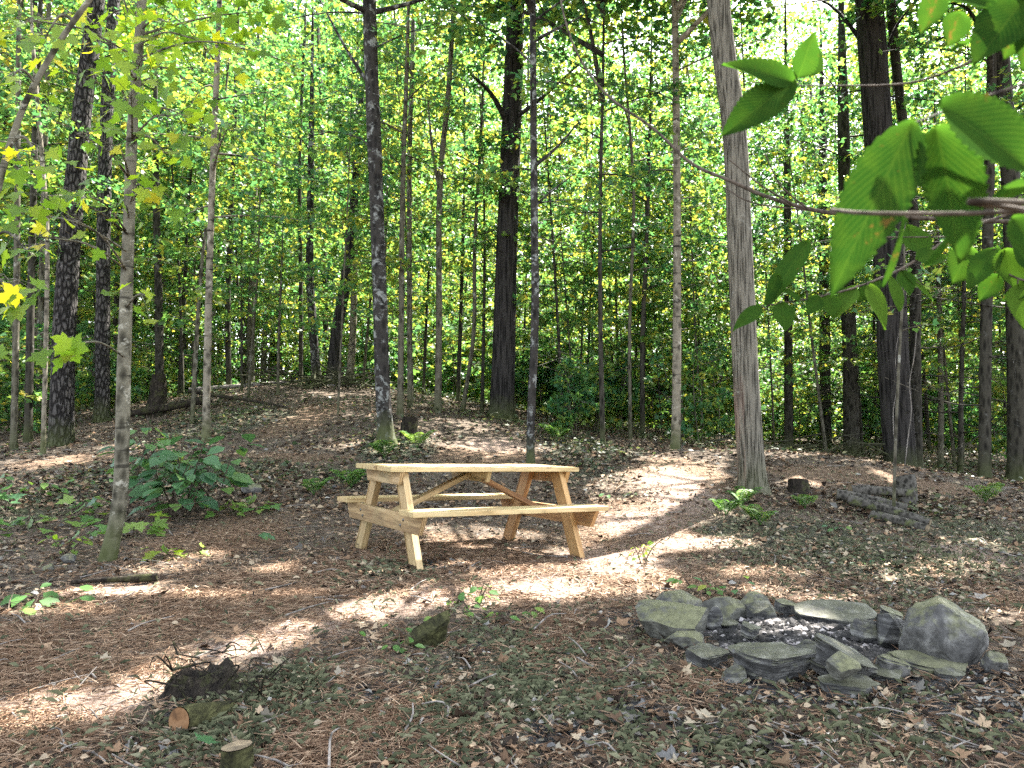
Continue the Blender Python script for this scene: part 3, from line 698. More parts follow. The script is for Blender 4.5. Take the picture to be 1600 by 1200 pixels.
# bottom left: rotten stump with roots, reddish log end, cut stub
def rotten_stump():
    c = gpt(345, 1088); c[2] -= .05
    root = empty('rotten_stump', tuple(c), 'black rotten stump with wiry roots at the lower left, rising from the needles', 'stump')
    m = MB(); th = np.linspace(0, 2 * PI, 90, endpoint=False); zz = np.linspace(0, 1, 34)
    T, Z = np.meshgrid(th, zz)
    top = .07 + .09 * np.clip(np.cos(T - 2.6), -.6, 1) + .26 * fbm(np.cos(T) * 2.6 + 4, np.sin(T) * 2.6, 1.1)
    R = (.20 - .05 * Z) * (1 + .5 * fbm(np.cos(T) * 1.7 + 9, np.sin(T) * 1.7, Z * 2)) + .055 * fbm(np.cos(T) * 7, np.sin(T) * 7, Z * 5)
    R = R + .08 * (1 - Z) ** 2
    X = (1.25 + .55 * np.clip(np.cos(T), 0, 1) * (1 - Z)) * R * np.cos(T); Y = .85 * R * np.sin(T); ZZ = Z * top + .02 * fbm(X * 16, Y * 16, Z * 4)
    i = (np.arange(33)[:, None] * 90); j = np.arange(90)[None]; k = (j + 1) % 90
    m.add(np.stack([X, Y, ZZ], -1).reshape(-1, 3) + c, np.stack([i + j, i + k, i + 90 + k, i + 90 + j], -1).reshape(-1, 4))
    rim = np.stack([X[-1], Y[-1], ZZ[-1]], 1) + c; prev = rim
    for s in (.75, .5, .25, .02):
        q = c + (rim - c) * np.array([s, s, 1]); q[:, 2] = rim[:, 2] * s + (1 - s) * (c[2] + .12) + .05 * fbm(q[:, 0] * 22, q[:, 1] * 22, .7)
        m.add(np.vstack([prev, q]), [(a, (a + 1) % 90, 90 + (a + 1) % 90, 90 + a) for a in range(90)]); prev = q
    m.build('wood', M_ROT, root, True, c)
    m = MB(); r = np.random.default_rng(4)
    for k in range(34):
        a = r.uniform(0, 2 * PI); b = a + r.uniform(-1.2, 1.2); h = r.uniform(.0, .15)
        p0 = c + [.2 * math.cos(a), .15 * math.sin(a), r.uniform(.03, .22)]; p2 = c + [r.uniform(.1, .4) * math.cos(b), r.uniform(.1, .3) * math.sin(b), r.uniform(.02, .2)]
        p1 = (p0 + p2) / 2 + [r.normal(0, .05), r.normal(0, .05), h * r.uniform(.2, .8)]
        tube(m, smooth_path([p0, p1, p2], 10), np.linspace(.006, .0012, 10) * r.uniform(.4, 1.0), 5)
    m.build('root', M_ROT, root, True, c)
rotten_stump()
p = gpt(283, 1150, .04); log('log_stub', p, p + [.10, .26, -.06], .052, .056, 'short log with a reddish brown cut end, below the rotten stump', 'log', None, M_MOSSW, M_CUTR)
p = gpt(368, 1212); log('stump', p + [0, 0, -.05], p + [.0, .01, .09], .055, .052, 'small sawn stub with a tan top at the bottom edge of the picture', 'stump', None, M_MOSSW, M_CUT)
def wedge():
    c = gpt(665, 1012, .05)
    v, f = rock_mesh((.42, .17, .13), 311, 'slab', ICO5)
    v[:, 2] += .03 * np.sin(v[:, 0] * 9) ; v[:, 1] *= (1 + .9 * v[:, 0]); v[:, 2] *= (1 + 1.1 * v[:, 0])
    m = MB(); m.add(v, f); o = m.build('wood_chunk', M_MOSSW, None, True); o.location = c; o.rotation_euler = (.25, -.32, .35)
    tag(o, 'mossy broken wood chunk tilted up from the ground in front of the table', 'wood chunk')
wedge()
A, B = seg(108, 918, 246, 912, .02, .05)
log('fallen_branch', A, B, .012, .028, 'dark fallen branch lying on the sunny needles below the leaning speckled trunk', 'branch', None, M_ROT, M_ROT, rough=.3)
A, B = at(200, 660, 15.2), at(330, 642, 16)
A[2] = tz(A[0], A[1]) + .12; B[2] = tz(B[0], B[1]) + .2
log('fallen_log', A, B, .06, .09, 'dark fallen log on the left hillside beside a black broken snag', 'log', None, M_ROT, M_ROT, rough=.3)
A, B = at(300, 640, 16.5), at(440, 668, 15); A[2] = tz(A[0], A[1]) + .3; B[2] = tz(B[0], B[1]) + .08
log('fallen_log', A, B, .045, .02, 'thin dark log slanting down the left hillside behind the speckled pole trunk', 'log', None, M_ROT, M_ROT)
p = at(243, 650, 15.6); p[2] = tz(p[0], p[1])
log('snag', p + [0, 0, -.1], p + [.06, 0, .85], .20, .12, 'black broken snag standing on the left hillside behind the large-leaved bush', 'snag', None, M_ROT, M_ROT, rough=.5)
for q, (a, b, r0) in enumerate((((300, 616, 18.5), (470, 606, 19), .05), ((330, 604, 19.5), (560, 612, 18.5), .045))):
    A, B = at(*a), at(*b); A[2] = tz(A[0], A[1]) + .12; B[2] = tz(B[0], B[1]) + .1
    log('fallen_pole', A, B, r0, r0 * .6, ['lower grey fallen pole lying along the crest of the left hill', 'upper grey fallen pole lying along the crest of the left hill'][q], 'log', None, B_DEAD, B_DEAD)
def brush(px, py, d, n, rad, label, seed):
    c = at(px, py, d); c[2] = tz(c[0], c[1]); r = np.random.default_rng(seed); m = MB()
    for k in range(n):
        a = r.uniform(0, PI); L = r.uniform(.5, 1.6); o = c + [r.normal(0, rad), r.normal(0, rad * .4), r.uniform(0, .35)]
        v = np.array([math.cos(a), math.sin(a) * .6, r.normal(0, .22)]) * L / 2
        tube(m, smooth_path([o - v, o + r.normal(0, .05, 3), o + v], 7), np.linspace(.02, .006, 7), 5)
    root = m.build('brush_pile', B_DARK, None, True, c); tag(root, label, 'brush pile')
brush(475, 600, 18.6, 60, .8, 'dark heap of dead sticks on the crest of the left hill', 5)
brush(540, 606, 18.0, 26, .4, 'small tangle of dead sticks at the foot of the leaning trunks', 6)
brush(1245, 700, 14.5, 40, .9, 'tangle of grey dead twigs behind the needle mound', 8)

# ------------------------------------------------------------------ trees
def crown_sprays(r, trunk_pts, hb, ht, R, nb, nl, size, rise=.35, mode=None, az0=None, spread=PI, tilt=.6):
    """branches leave the trunk between heights hb and ht, each carrying a flat spray of leaves. returns leaf arrays and branch polylines"""
    z0 = trunk_pts[0, 2]
    P, D, N, S = [], [], [], []; br = []
    for k in range(nb):
        u = (k + r.random()) / nb
        h = z0 + hb + (ht - hb) * u
        i = np.clip(np.searchsorted(trunk_pts[:, 2], h), 1, len(trunk_pts) - 1)
        a, b = trunk_pts[i - 1], trunk_pts[i]; t = (h - a[2]) / max(1e-6, b[2] - a[2]); base = a + (b - a) * np.clip(t, 0, 1)
        az = (k * 2.4 + r.uniform(-.5, .5)) if az0 is None else az0 + r.uniform(-spread, spread)
        prof = (.55 + .45 * math.sin(PI * min(1, u * 1.15 + .12))) * r.uniform(.6, 1.1)
        L = R * prof
        d = np.array([math.cos(az), math.sin(az), 0]); e = np.array([-d[1], d[0], 0])
        rs = rise * r.uniform(.3, 1.5)
        tt = np.linspace(0, 1, 6)[:, None]
        path = base + d * L * tt + np.array([0, 0, 1.]) * L * (rs * tt - .45 * rs * tt ** 2 - .10 * tt ** 2) + e * L * .12 * r.normal() * tt ** 2
        br.append((path, L))
        n = int(nl * (L / R) * r.uniform(.6, 1.3))
        t = r.uniform(.18, 1.03, n); ti = t * 5; i0 = np.clip(ti.astype(int), 0, 4); fr = (ti - i0)[:, None]
        c = path[i0] * (1 - fr) + path[i0 + 1] * fr
        sd = r.choice((-1, 1), n) * r.random(n) ** .8 * L * .42 * (1.08 - t * .72)
        p = c + e * sd[:, None]; p[:, 2] += r.normal(0, .05, n) - .12 * np.abs(sd)
        P.append(p); D.append(d * .6 + e * np.sign(sd)[:, None] * .6 + r.normal(0, .4, (n, 3)) + np.array([0, 0, -.28]))
        N.append(np.array([0, 0, 1.]) + r.normal(0, tilt, (n, 3))); S.append(size * r.uniform(.6, 1.3, n))
    return np.concatenate(P), np.concatenate(D), np.concatenate(N), np.concatenate(S), br
def add_branches(mb, br, r, rr=.012):
    for path, L in br:
        w = rr * (.5 + L * .6)
        tube(mb, path, np.linspace(w, w * .2, len(path)), 4, False)
def trunk_tube(mb, pts, rad, sides, rough=.08, flare=0, bumps=0, ridge=None):
    n = len(pts); z = pts[:, 2] - pts[0, 2]
    rad = rad * (1 + flare * np.exp(-z / .16))
    tube(mb, pts, rad, sides, True, rough, 2.2, ridge=ridge)

KEY = []      # (px, d) of the trunks that must stay in view
SHADE_CANOPY = []   # trees given the added shade leaves over the clearing
def key_tree(name, pxs, d, wb, wt, barkm, label, cat='tree', hmax=None, crown=None, sides=20, flare=.35, rough=.08, limbs=(), lean=0., crown_mat=None, shade_canopy=False, tmpl=None, seed=None, ridge=None, group=None, dead=0):
    """trunk through photo pixels pxs (bottom to top) at distance d; wb, wt = its widths in pixels at the bottom and top pixel"""
    r = np.random.default_rng(seed if seed is not None else abs(int(pxs[0][0] * 7 + d * 100)))
    pts = [at(x, y, d + lean * (pxs[0][1] - y) / 650.) for x, y in pxs]
    pts[0][2] = tz(pts[0][0], pts[0][1]) - .06
    top = pts[-1]; dirv = nrm(pts[-1] - pts[-2]); H = hmax or 13
    zt = pts[0][2] + H
    if top[2] < zt - .5:
        k = (zt - top[2]) / max(.3, dirv[2]); mid = top + dirv * k * .5; mid[0] = top[0] + (mid[0] - top[0]) * .6
        e = top + dirv * k; e[0] = top[0] + (e[0] - top[0]) * .6; pts += [mid, e]
    P = smooth_path(pts, 70)
    base = P[0].copy(); base[2] += .06
    root = empty(name, tuple(base), label, cat, group)
    rb = wb / 2 / F * d; rt = wt / 2 / F * d
    ztop = at(*pxs[-1], d)[2]; z = P[:, 2]
    rad = rb + (rt - rb) * np.clip((z - z[0]) / (ztop - z[0]), 0, 1)
    rad = np.where(z > ztop, rt * np.clip(1 - .85 * (z - ztop) / max(.5, z[-1] - ztop + .01), .12, 1), rad)
    mb = MB(); trunk_tube(mb, P, rad, sides, rough, flare, ridge=ridge)
    br = []
    if crown:
        hb_, ht_, R_c, nb_, nl_, sz_ = crown; pp, dd, nn, ss, br = crown_sprays(r, P, hb_, ht_, R_c, nb_, nl_ * (1.5 if tmpl is None else 1), sz_ * (.8 if tmpl is None else 1))
        g = shadow_pt(pp); bad = in_clear(g) & sun_open(g[:, 0], g[:, 1])
        pp, dd, nn, ss = pp[~bad], dd[~bad], nn[~bad], ss[~bad]
        tint = np.clip(r.beta(2, 2.4, len(pp)) + .28 * (fbm(pp[:, 0] * .7, pp[:, 1] * .7, pp[:, 2] * .7)), 0, 1)
        leafset = [(pp, dd, nn, ss, tint)]
        add_branches(mb, br, r)
    else: leafset = []
    for lb in limbs:                                   # visible bare limbs: (start height pixel, [pixels], width)
        q = [at(x, y, dz) for x, y, dz in lb[0]]
        i = np.argmin(np.abs(P[:, 2] - q[0][2])); q[0] = P[i]
        tube(mb, smooth_path(q, 12), np.linspace(lb[1], lb[1] * .35, 12), 7, False, .1)
    for k in range(dead):
        h = r.uniform(.6, 5.5); i = np.argmin(np.abs(P[:, 2] - P[0, 2] - h)); az = r.uniform(0, 2 * PI); L = r.uniform(.5, 2.2)
        dv = np.array([math.cos(az), math.sin(az), r.uniform(-.35, .2)])
        a_ = P[i]; b_ = a_ + dv * L * .5 + [0, 0, r.normal(0, .06)]; c_ = a_ + dv * L + r.normal(0, .15, 3)
        tube(mb, smooth_path([a_, b_, c_], 8), np.linspace(.014, .003, 8), 4, False)
        for q in range(4):
            s = a_ + (c_ - a_) * r.uniform(.35, .95); tube(mb, smooth_path([s, s + r.normal(0, .12, 3), s + dv * .3 + r.normal(0, .22, 3)], 5), np.linspace(.006, .002, 5), 3, False)
    KEY.append((pxs, d, wb))
    rec = dict(root=root, mb=mb, bark=barkm, leafset=leafset, base=base, P=P, r=r, mat=crown_mat or M_LEAF, tm=tmpl or LB)
    if shade_canopy: SHADE_CANOPY.append(rec)
    TREES.append(rec)
    return rec
TREES = []
def furrow(n, amp): return lambda th, z, rad: amp * rad * (np.abs(np.sin(th * n / 2 + 1.5 * fbm(z * 1.2, th * 0 + 3.3, 0) * 4 + 2.0 * fbm(np.cos(th) * 3 + 7, z * 2.2, np.sin(th) * 3))) - .5)

# left to right, the trunks one can tell apart
key_tree('pine_tree', [(95, 696), (104, 450), (126, 200), (150, 0)], 13, 34, 24, B_PINE, 'thick black scaly-barked trunk leaning right, at the left behind the yellow maple leaves', crown=(6.5, 13, 2.4, 14, 110, .13), hmax=13, sides=48, ridge=furrow(18, .10), flare=.2)
key_tree('pine_tree', [(160, 640), (163, 300), (170, 120), (178, 0)], 15.5, 22, 18, B_PINE, 'dark trunk close behind the thick black scaly trunk at the left', crown=(6, 13, 2.2, 12, 100, .13), sides=26)
T2 = key_tree('maple_tree', [(166, 880), (186, 790), (191, 690), (194, 560), (202, 330), (208, 180), (222, 0)], 6.4, 23, 14, B_MOTT, 'pale speckled slender trunk with a curved foot, standing before the large-leaved bush', hmax=8.5, crown=(4.2, 8.4, 1.7, 16, 130, .11), crown_mat=M_LEAFY, tmpl=MP, sides=28, flare=.3, shade_canopy=False)
key_tree('maple_tree', [(322, 694), (324, 560), (330, 330), (338, 130), (343, 0)], 12, 12, 8, B_BIRCH, 'thin pole trunk, pale below and black above, on the left hillside', hmax=11, crown=(3.2, 11, 2.0, 20, 110, .11), sides=16)
key_tree('lichened_tree', [(604, 692), (598, 600), (592, 420), (584, 200), (577, 0)], 12, 23, 21, B_LICH, 'black trunk blotched with white lichen, rooted just left of the dark broken stump', hmax=13, crown=(6, 13, 2.6, 16, 120, .12), sides=30, flare=.75, rough=.14,
         limbs=(([(578, 25, 12), (520, -10, 11.6), (470, -60, 11)], .05), ([(577, 25, 12), (630, 8, 12), (700, -14, 12)], .05), ([(585, 145, 12), (540, 75, 12), (500, 0, 12)], .035), ([(588, 250, 12), (560, 215, 12.5), (480, 200, 13)], .02)), shade_canopy=False)
key_tree('pine_tree', [(784, 657), (789, 480), (797, 250), (806, 0)], 16, 36, 27, B_OAK, 'largest dark furrowed trunk in the middle, directly behind the picnic table', hmax=15, crown=(7, 15, 3, 18, 130, .14), sides=64, flare=.7, ridge=furrow(26, .09), shade_canopy=False,
         limbs=(([(798, 215, 16), (770, 150, 15.5), (735, 115, 15)], .07), ([(800, 180, 16), (850, 150, 15.5), (905, 100, 15)], .05)), dead=6)
key_tree('maple_tree', [(829, 737), (830, 640), (836, 480), (834, 250), (832, 0)], 10.5, 13, 10, B_LICH, 'thin lichened trunk rising just right of the largest dark furrowed trunk', hmax=11, crown=(3.6, 11, 1.7, 15, 80, .10), sides=16, shade_canopy=True, rough=.16,
         limbs=(([(836, 270, 10.5), (870, 230, 10.5), (905, 190, 10.3)], .028), ([(833, 70, 10.5), (870, 45, 10.5), (910, 25, 10.3)], .03), ([(834, 330, 10.5), (860, 300, 10.5), (900, 270, 10.3)], .02)))
key_tree('birch_tree', [(1055, 706), (1057, 600), (1058, 400), (1057, 200), (1054, 0)], 12.5, 14, 10, B_BIRCH, 'slim pale trunk with black bands, between the table and the big grey trunk', hmax=12, crown=(3.8, 12, 1.8, 17, 90, .11), sides=18, shade_canopy=True)
key_tree('ash_tree', [(1177, 768), (1166, 600), (1156, 380), (1147, 200), (1122, 0)], 9.2, 40, 35, B_GREY, 'big straight grey ridged trunk with a reddish patch and ferns at its foot', hmax=14, crown=(7.5, 14, 2.6, 10, 100, .12), sides=72, flare=.36, rough=.03, shade_canopy=True, ridge=furrow(34, .05))
key_tree('pine_tree', [(1408, 742), (1398, 600), (1388, 400), (1372, 200), (1358, 0)], 14, 45, 40, B_OAK, 'wide black trunk at the right with a bare white vine up its front', hmax=14, crown=(6.5, 14, 3, 14, 110, .13), sides=48, flare=.12, ridge=furrow(22, .10), shade_canopy=True, dead=26)
key_tree('pine_tree', [(1432, 740), (1430, 560), (1428, 350), (1400, 100), (1392, 0)], 14.6, 18, 14, B_DARK, 'thinner black stem pressed against the right side of the wide black trunk', hmax=12, sides=18, dead=8)
key_tree('pine_tree', [(1331, 718), (1328, 560), (1322, 400), (1318, 200)], 18, 24, 18, B_DARK, 'straight dark trunk left of the wide black trunk, behind the needle mound', hmax=13, crown=(4.5, 13, 2.4, 16, 110, .13), sides=20, dead=20)
key_tree('pine_tree', [(1538, 750), (1540, 560), (1545, 300), (1552, 0)], 13, 18, 14, B_DARK, 'narrow dark trunk second from the right edge of the picture', hmax=13, crown=(4.5, 13, 2.2, 14, 100, .12), sides=18, shade_canopy=True, dead=14)
key_tree('pine_tree', [(1592, 754), (1590, 560), (1580, 300), (1565, 100)], 13, 32, 24, B_DARK, 'dark trunk half cut off by the right edge of the picture', hmax=13, crown=(4.5, 13, 2.4, 14, 100, .12), sides=20, shade_canopy=True, dead=14)
key_tree('pine_tree', [(1232, 715), (1232, 560), (1230, 300)], 19, 14, 11, B_DARK, 'dark slim trunk just right of the big grey trunk, beyond the needle mound', hmax=12, crown=(4, 12, 2.2, 16, 110, .13), sides=14, dead=14)
key_tree('pine_tree', [(1290, 714), (1289, 560), (1286, 300)], 21, 18, 14, B_DARK, 'shaded trunk midway between the big grey trunk and the wide black trunk', hmax=12, crown=(4, 12, 2.4, 16, 110, .13), sides=14, dead=16)
key_tree('pine_tree', [(1470, 740), (1470, 600), (1466, 420)], 17, 9, 7, B_SAP, 'thin grey stem right of the wide black trunk', hmax=9, crown=(3, 9, 1.6, 16, 80, .12), sides=10, dead=10)
key_tree('maple_tree', [(1396, 822), (1399, 700), (1405, 560), (1412, 430)], 8.4, 5, 4, B_SAP, 'very thin pale sapling stem rising behind the low woodpile', hmax=3.6, crown=(2.0, 3.6, .6, 8, 22, .09), sides=8)
key_tree('maple_tree', [(625, 676), (627, 500), (629, 300), (636, 100)], 14, 10, 7, B_SAP, 'pale slim stem close on the right of the lichen-blotched trunk', hmax=10, crown=(3.5, 10, 1.7, 16, 90, .11), sides=12)
key_tree('maple_tree', [(641, 662), (640, 480), (640, 250), (645, 60)], 16, 9, 7, B_SAP, 'second slim stem on the right of the lichen-blotched trunk', hmax=11, crown=(3.5, 11, 1.7, 16, 90, .11), sides=12)
key_tree('maple_tree', [(684, 652), (686, 500), (687, 300), (700, 150), (706, 60)], 15, 11, 8, B_SAP, 'greenish brown slim trunk that forks, midway between the lichened and the largest trunk', hmax=10, crown=(4.5, 10, 1.8, 15, 90, .11), sides=14, limbs=(([(687, 300, 15), (675, 230, 15), (668, 150, 15)], .04),))
key_tree('maple_tree', [(722, 648), (740, 520), (742, 380), (752, 200)], 16.5, 7, 5, B_SAP, 'thin leaning stem left of the largest dark furrowed trunk', hmax=9, crown=(3.5, 9, 1.6, 14, 80, .11), sides=10)
key_tree('maple_tree', [(518, 606), (526, 520), (540, 440), (552, 330)], 19, 20, 14, B_OAK, 'dark trunk leaning right on the crest of the left hill', hmax=11, crown=(5, 11, 2.2, 14, 110, .13), sides=20, dead=6)
key_tree('maple_tree', [(496, 604), (488, 500), (484, 420), (486, 250)], 20, 15, 10, B_LICH, 'crooked dark trunk left of the leaning trunk on the hill crest', hmax=11, crown=(5, 11, 2.2, 14, 110, .13), sides=16)
key_tree('birch_tree', [(546, 604), (552, 500), (556, 300)], 20.5, 12, 9, B_BIRCH, 'pale trunk just right of the leaning trunk on the hill crest', hmax=11, crown=(5, 11, 2.0, 14, 100, .13), sides=14)
key_tree('maple_tree', [(358, 604), (356, 480), (362, 300), (370, 100)], 20, 9, 7, B_DARK, 'slim dark trunk right of the black-and-pale pole trunk', hmax=11, crown=(4, 11, 2.0, 16, 100, .12), sides=12)
key_tree('maple_tree', [(392, 600), (392, 500), (396, 380)], 22, 13, 10, B_SAP, 'pair-like pale stem on the far crest of the left hill', hmax=11, crown=(4, 11, 2.0, 16, 110, .13), sides=12)
key_tree('maple_tree', [(434, 622), (436, 520), (440, 420)], 17, 5, 3.5, B_SAP, 'very thin green-leaved sapling before the dark heap of sticks', hmax=4.2, crown=(1.4, 4.2, 1.1, 16, 50, .10), sides=8)
key_tree('maple_tree', [(470, 600), (470, 450), (468, 250), (476, 60)], 21, 7, 5, B_DARK, 'thin dark stem rising behind the dark heap of sticks', hmax=11, crown=(3.5, 11, 1.9, 16, 100, .12), sides=10)
key_tree('maple_tree', [(942, 692), (938, 500), (938, 300), (942, 130)], 13, 8, 5, B_DARK, 'slim dark stem right of the thin lichened trunk, in the middle', hmax=10, crown=(3.2, 10, 1.6, 16, 80, .11), sides=10, shade_canopy=True)
key_tree('maple_tree', [(985, 690), (984, 500), (990, 300), (975, 90)], 15, 6, 4, B_SAP, 'thin stem left of the slim black-banded trunk', hmax=10, crown=(3, 10, 1.6, 16, 80, .11), sides=10)
key_tree('maple_tree', [(1004, 690), (1004, 520), (1012, 330)], 16, 8, 6, B_DARK, 'dark stem nearest the slim black-banded trunk on its left', hmax=10, crown=(3, 10, 1.8, 16, 90, .11), sides=10)
key_tree('maple_tree', [(22, 690), (26, 450), (28, 200), (30, 0)], 13, 10, 7, B_SAP, 'slim trunk nearest the left edge of the picture', hmax=10, crown=(3.2, 10, 1.6, 15, 80, .11), sides=12)
key_tree('maple_tree', [(44, 692), (48, 480), (55, 200), (62, 40)], 14, 12, 8, B_DARK, 'dark slim trunk between the left edge and the thick black scaly trunk', hmax=10, crown=(3.6, 10, 1.6, 15, 80, .11), sides=12)
key_tree('maple_tree', [(70, 600), (74, 400), (66, 250), (52, 80)], 12, 7, 6, B_BIRCH, 'thin pale wavy stem before the dark slim trunk at the left', hmax=8, crown=(4, 8, 1.3, 10, 60, .11), sides=10)
key_tree('pine_tree', [(250, 612), (248, 480), (244, 300)], 18, 14, 10, B_DARK, 'dark trunk between the speckled slender trunk and the thin pole trunk, behind the black snag', hmax=11, crown=(4.2, 11, 2.0, 15, 100, .12), sides=14)
key_tree('maple_tree', [(1500, 742), (1502, 600), (1506, 450)], 15.5, 8, 6, B_DARK, 'slim dark stem left of the narrow dark trunk near the right edge', hmax=9, crown=(3, 9, 1.7, 15, 80, .12), sides=10, dead=8)

# ---- unseen leaves added to shade the clearing, with gaps shaped to the sun patches
r = np.random.default_rng(21)
NC = 12500
gx = r.uniform(CLR[0] - .6, CLR[1] + 1.2, NC); gy = r.uniform(CLR[2] - 1.2, CLR[3] + .4, NC)
h = r.uniform(8.5, 13.5, NC)
P = np.stack([gx + SH[0] * h, gy + SH[1] * h, h], 1)
roots = np.array([c['base'] for c in SHADE_CANOPY])
own = np.argmin((P[:, None, 0] - roots[None, :, 0]) ** 2 + (P[:, None, 1] - roots[None, :, 1]) ** 2, 1)
for ci, rec in enumerate(SHADE_CANOPY):
    c = P[own == ci]
    if not len(c): continue
    k = 4
    pp = np.repeat(c, k, 0) + r.normal(0, .16, (len(c) * k, 3)) * [1, 1, .5]
    g = shadow_pt(pp); keep = ~sun_open(g[:, 0], g[:, 1])
    lim = 1.2 + .60 * pp[:, 1]                         # stays in the overstory
    keep &= pp[:, 2] > lim * .0
    pp = pp[keep]; n = len(pp)
    rec['leafset'].append((pp, r.normal(0, 1, (n, 3)) * [1, 1, .4], np.array([0, 0, 1.]) + r.normal(0, .4, (n, 3)), .16 * r.uniform(.7, 1.3, n), r.beta(2, 2.4, n)))
    Pt = rec['P']
    for q in r.choice(len(c), min(16, len(c)), replace=False):
        e = c[q]; i = np.argmin(np.abs(Pt[:, 2] - (e[2] - 1.2 - r.random()))); a = Pt[i]
        m_ = (a + e) / 2 + [0, 0, .3]
        tube(rec['mb'], smooth_path([a, m_, e], 8), np.linspace(.05, .012, 8), 5, False)

# extra maple sprays of the speckled slender trunk (bright leaves at the upper left)
def spray_px(rec, px, py, d, n, rad, size, seed,  droop=.3, start=None, rad_y=None):
    r = np.random.default_rng(seed); c = at(px, py, d)
    pp = c + r.normal(0, 1, (n, 3)) * [rad / F * d, rad / F * d * .9, (rad_y or rad * .45) / F * d]
    D = r.normal(0, .6, (n, 3)) + [0, -.4, -.5]; N = np.array([0, -.45, .8]) + r.normal(0, .4, (n, 3))
    rec['leafset'].append((pp, D, N, size * .86 * r.uniform(.7, 1.2, n), np.clip(r.beta(2, 2, n) + .08, 0, 1)))
    Pt = rec['P']; i = np.argmin(np.abs(Pt[:, 2] - (c[2] + .1))); a = Pt[i] if start is None else start
    path = smooth_path([a, (a + c) / 2 + [0, 0, .08], c], 10); tube(rec['mb'], path, np.linspace(.012, .004, 10), 4, False)
    for q in pp[:: 1]:
        j = r.integers(5, 10); tube(rec['mb'], np.array([path[j], (path[j] + q) / 2 + [0, 0, .03], q]), [.003, .002, .0012], 3, False)
for i, a in enumerate(((225, 95, 5.8, 12, 34, .13), (205, 150, 5.2, 14, 40, .13), (275, 180, 5.6, 14, 34, .13), (250, 130, 6.0, 12, 30, .12), (120, 300, 4.8, 8, 30, .13), (100, 335, 4.5, 5, 22, .13),
                       (175, 225, 5.2, 8, 30, .12), (165, 120, 5.4, 10, 36, .13), (245, 300, 5.6, 8, 26, .12), (240, 470, 5.6, 6, 28, .12), (225, 290, 5.6, 7, 24, .12), (90, 545, 4.3, 8, 24, .13), (150, 60, 5.4, 10, 40, .13),
                       (260, 240, 6.4, 9, 30, .12), (70, 310, 4.8, 8, 40, .13), (300, 60, 6.2, 8, 40, .12), (385, 70, 6.0, 7, 24, .12), (150, 40, 6.4, 12, 60, .12), (40, 30, 5.6, 12, 50, .13), (100, 110, 5.4, 10, 44, .13), (300, 130, 6.4, 12, 50, .12), (270, 40, 6.2, 12, 50, .12), (330, 210, 6.8, 9, 40, .12), (120, 210, 5.0, 9, 44, .13), (60, 370, 4.6, 9, 44, .12), (20, 330, 4.6, 8, 40, .12), (190, 330, 5.6, 6, 30, .12))):
    spray_px(T2, *a, seed=300 + i)

def finish_tree(rec):
    rec['mb'].build('trunk', rec['bark'], rec['root'], True, rec['base'])
    if rec['leafset']:
        m = MB()
        for (pp, dd, nn, ss, tt) in rec['leafset']: leaves(m, rec['tm'] if len(pp) < 4000 or rec['tm'] is MP else LB, pp, dd, nn, ss, tt)
        m.build('crown', rec['mat'], rec['root'], True, rec['base'])

# leaning sapling stem at the upper left, bare arc with leaves
sap = key_tree('maple_sapling', [(-90, 880), (-55, 600), (-8, 320), (28, 190), (72, 100), (132, 10), (230, -110)], 4.4, 13, 8, B_MOTT, 'bare curved sapling stem arching in from the left edge at the top', hmax=.5, sides=12, flare=.1, crown_mat=M_LEAFY, tmpl=MP)
for i, a in enumerate(((10, 130, 4.2, 6, 30, .12), (10, 450, 4.0, 7, 22, .12), (15, 480, 4.0, 5, 20, .12), (30, 250, 4.2, 6, 34, .12), (60, 250, 4.4, 7, 34, .12), (8, 560, 4.0, 3, 14, .12), (40, 390, 4.2, 6, 26, .11), (70, 60, 4.4, 6, 30, .12), (200, 20, 4.6, 8, 40, .12))):
    spray_px(sap, *a, seed=340 + i)
for rec in TREES: finish_tree(rec)

# bare vine on the wide black trunk
m = MB(); w0 = [at(x, y, 13.55) for x, y in ((1412, 742), (1418, 690), (1424, 640), (1421, 600), (1428, 560), (1432, 520))]
w1 = [at(x, y, 13.6) for x, y in ((1396, 680), (1396, 640), (1402, 600), (1399, 560), (1404, 520))]
tube(m, smooth_path(w0, 24), np.linspace(.012, .006, 24), 5); tube(m, smooth_path(w1, 20), np.linspace(.009, .004, 20), 5)
o = m.build('vine', B_DEAD, None, True, w0[0]); tag(o, 'bare whitish vine climbing the front of the wide black trunk', 'vine')

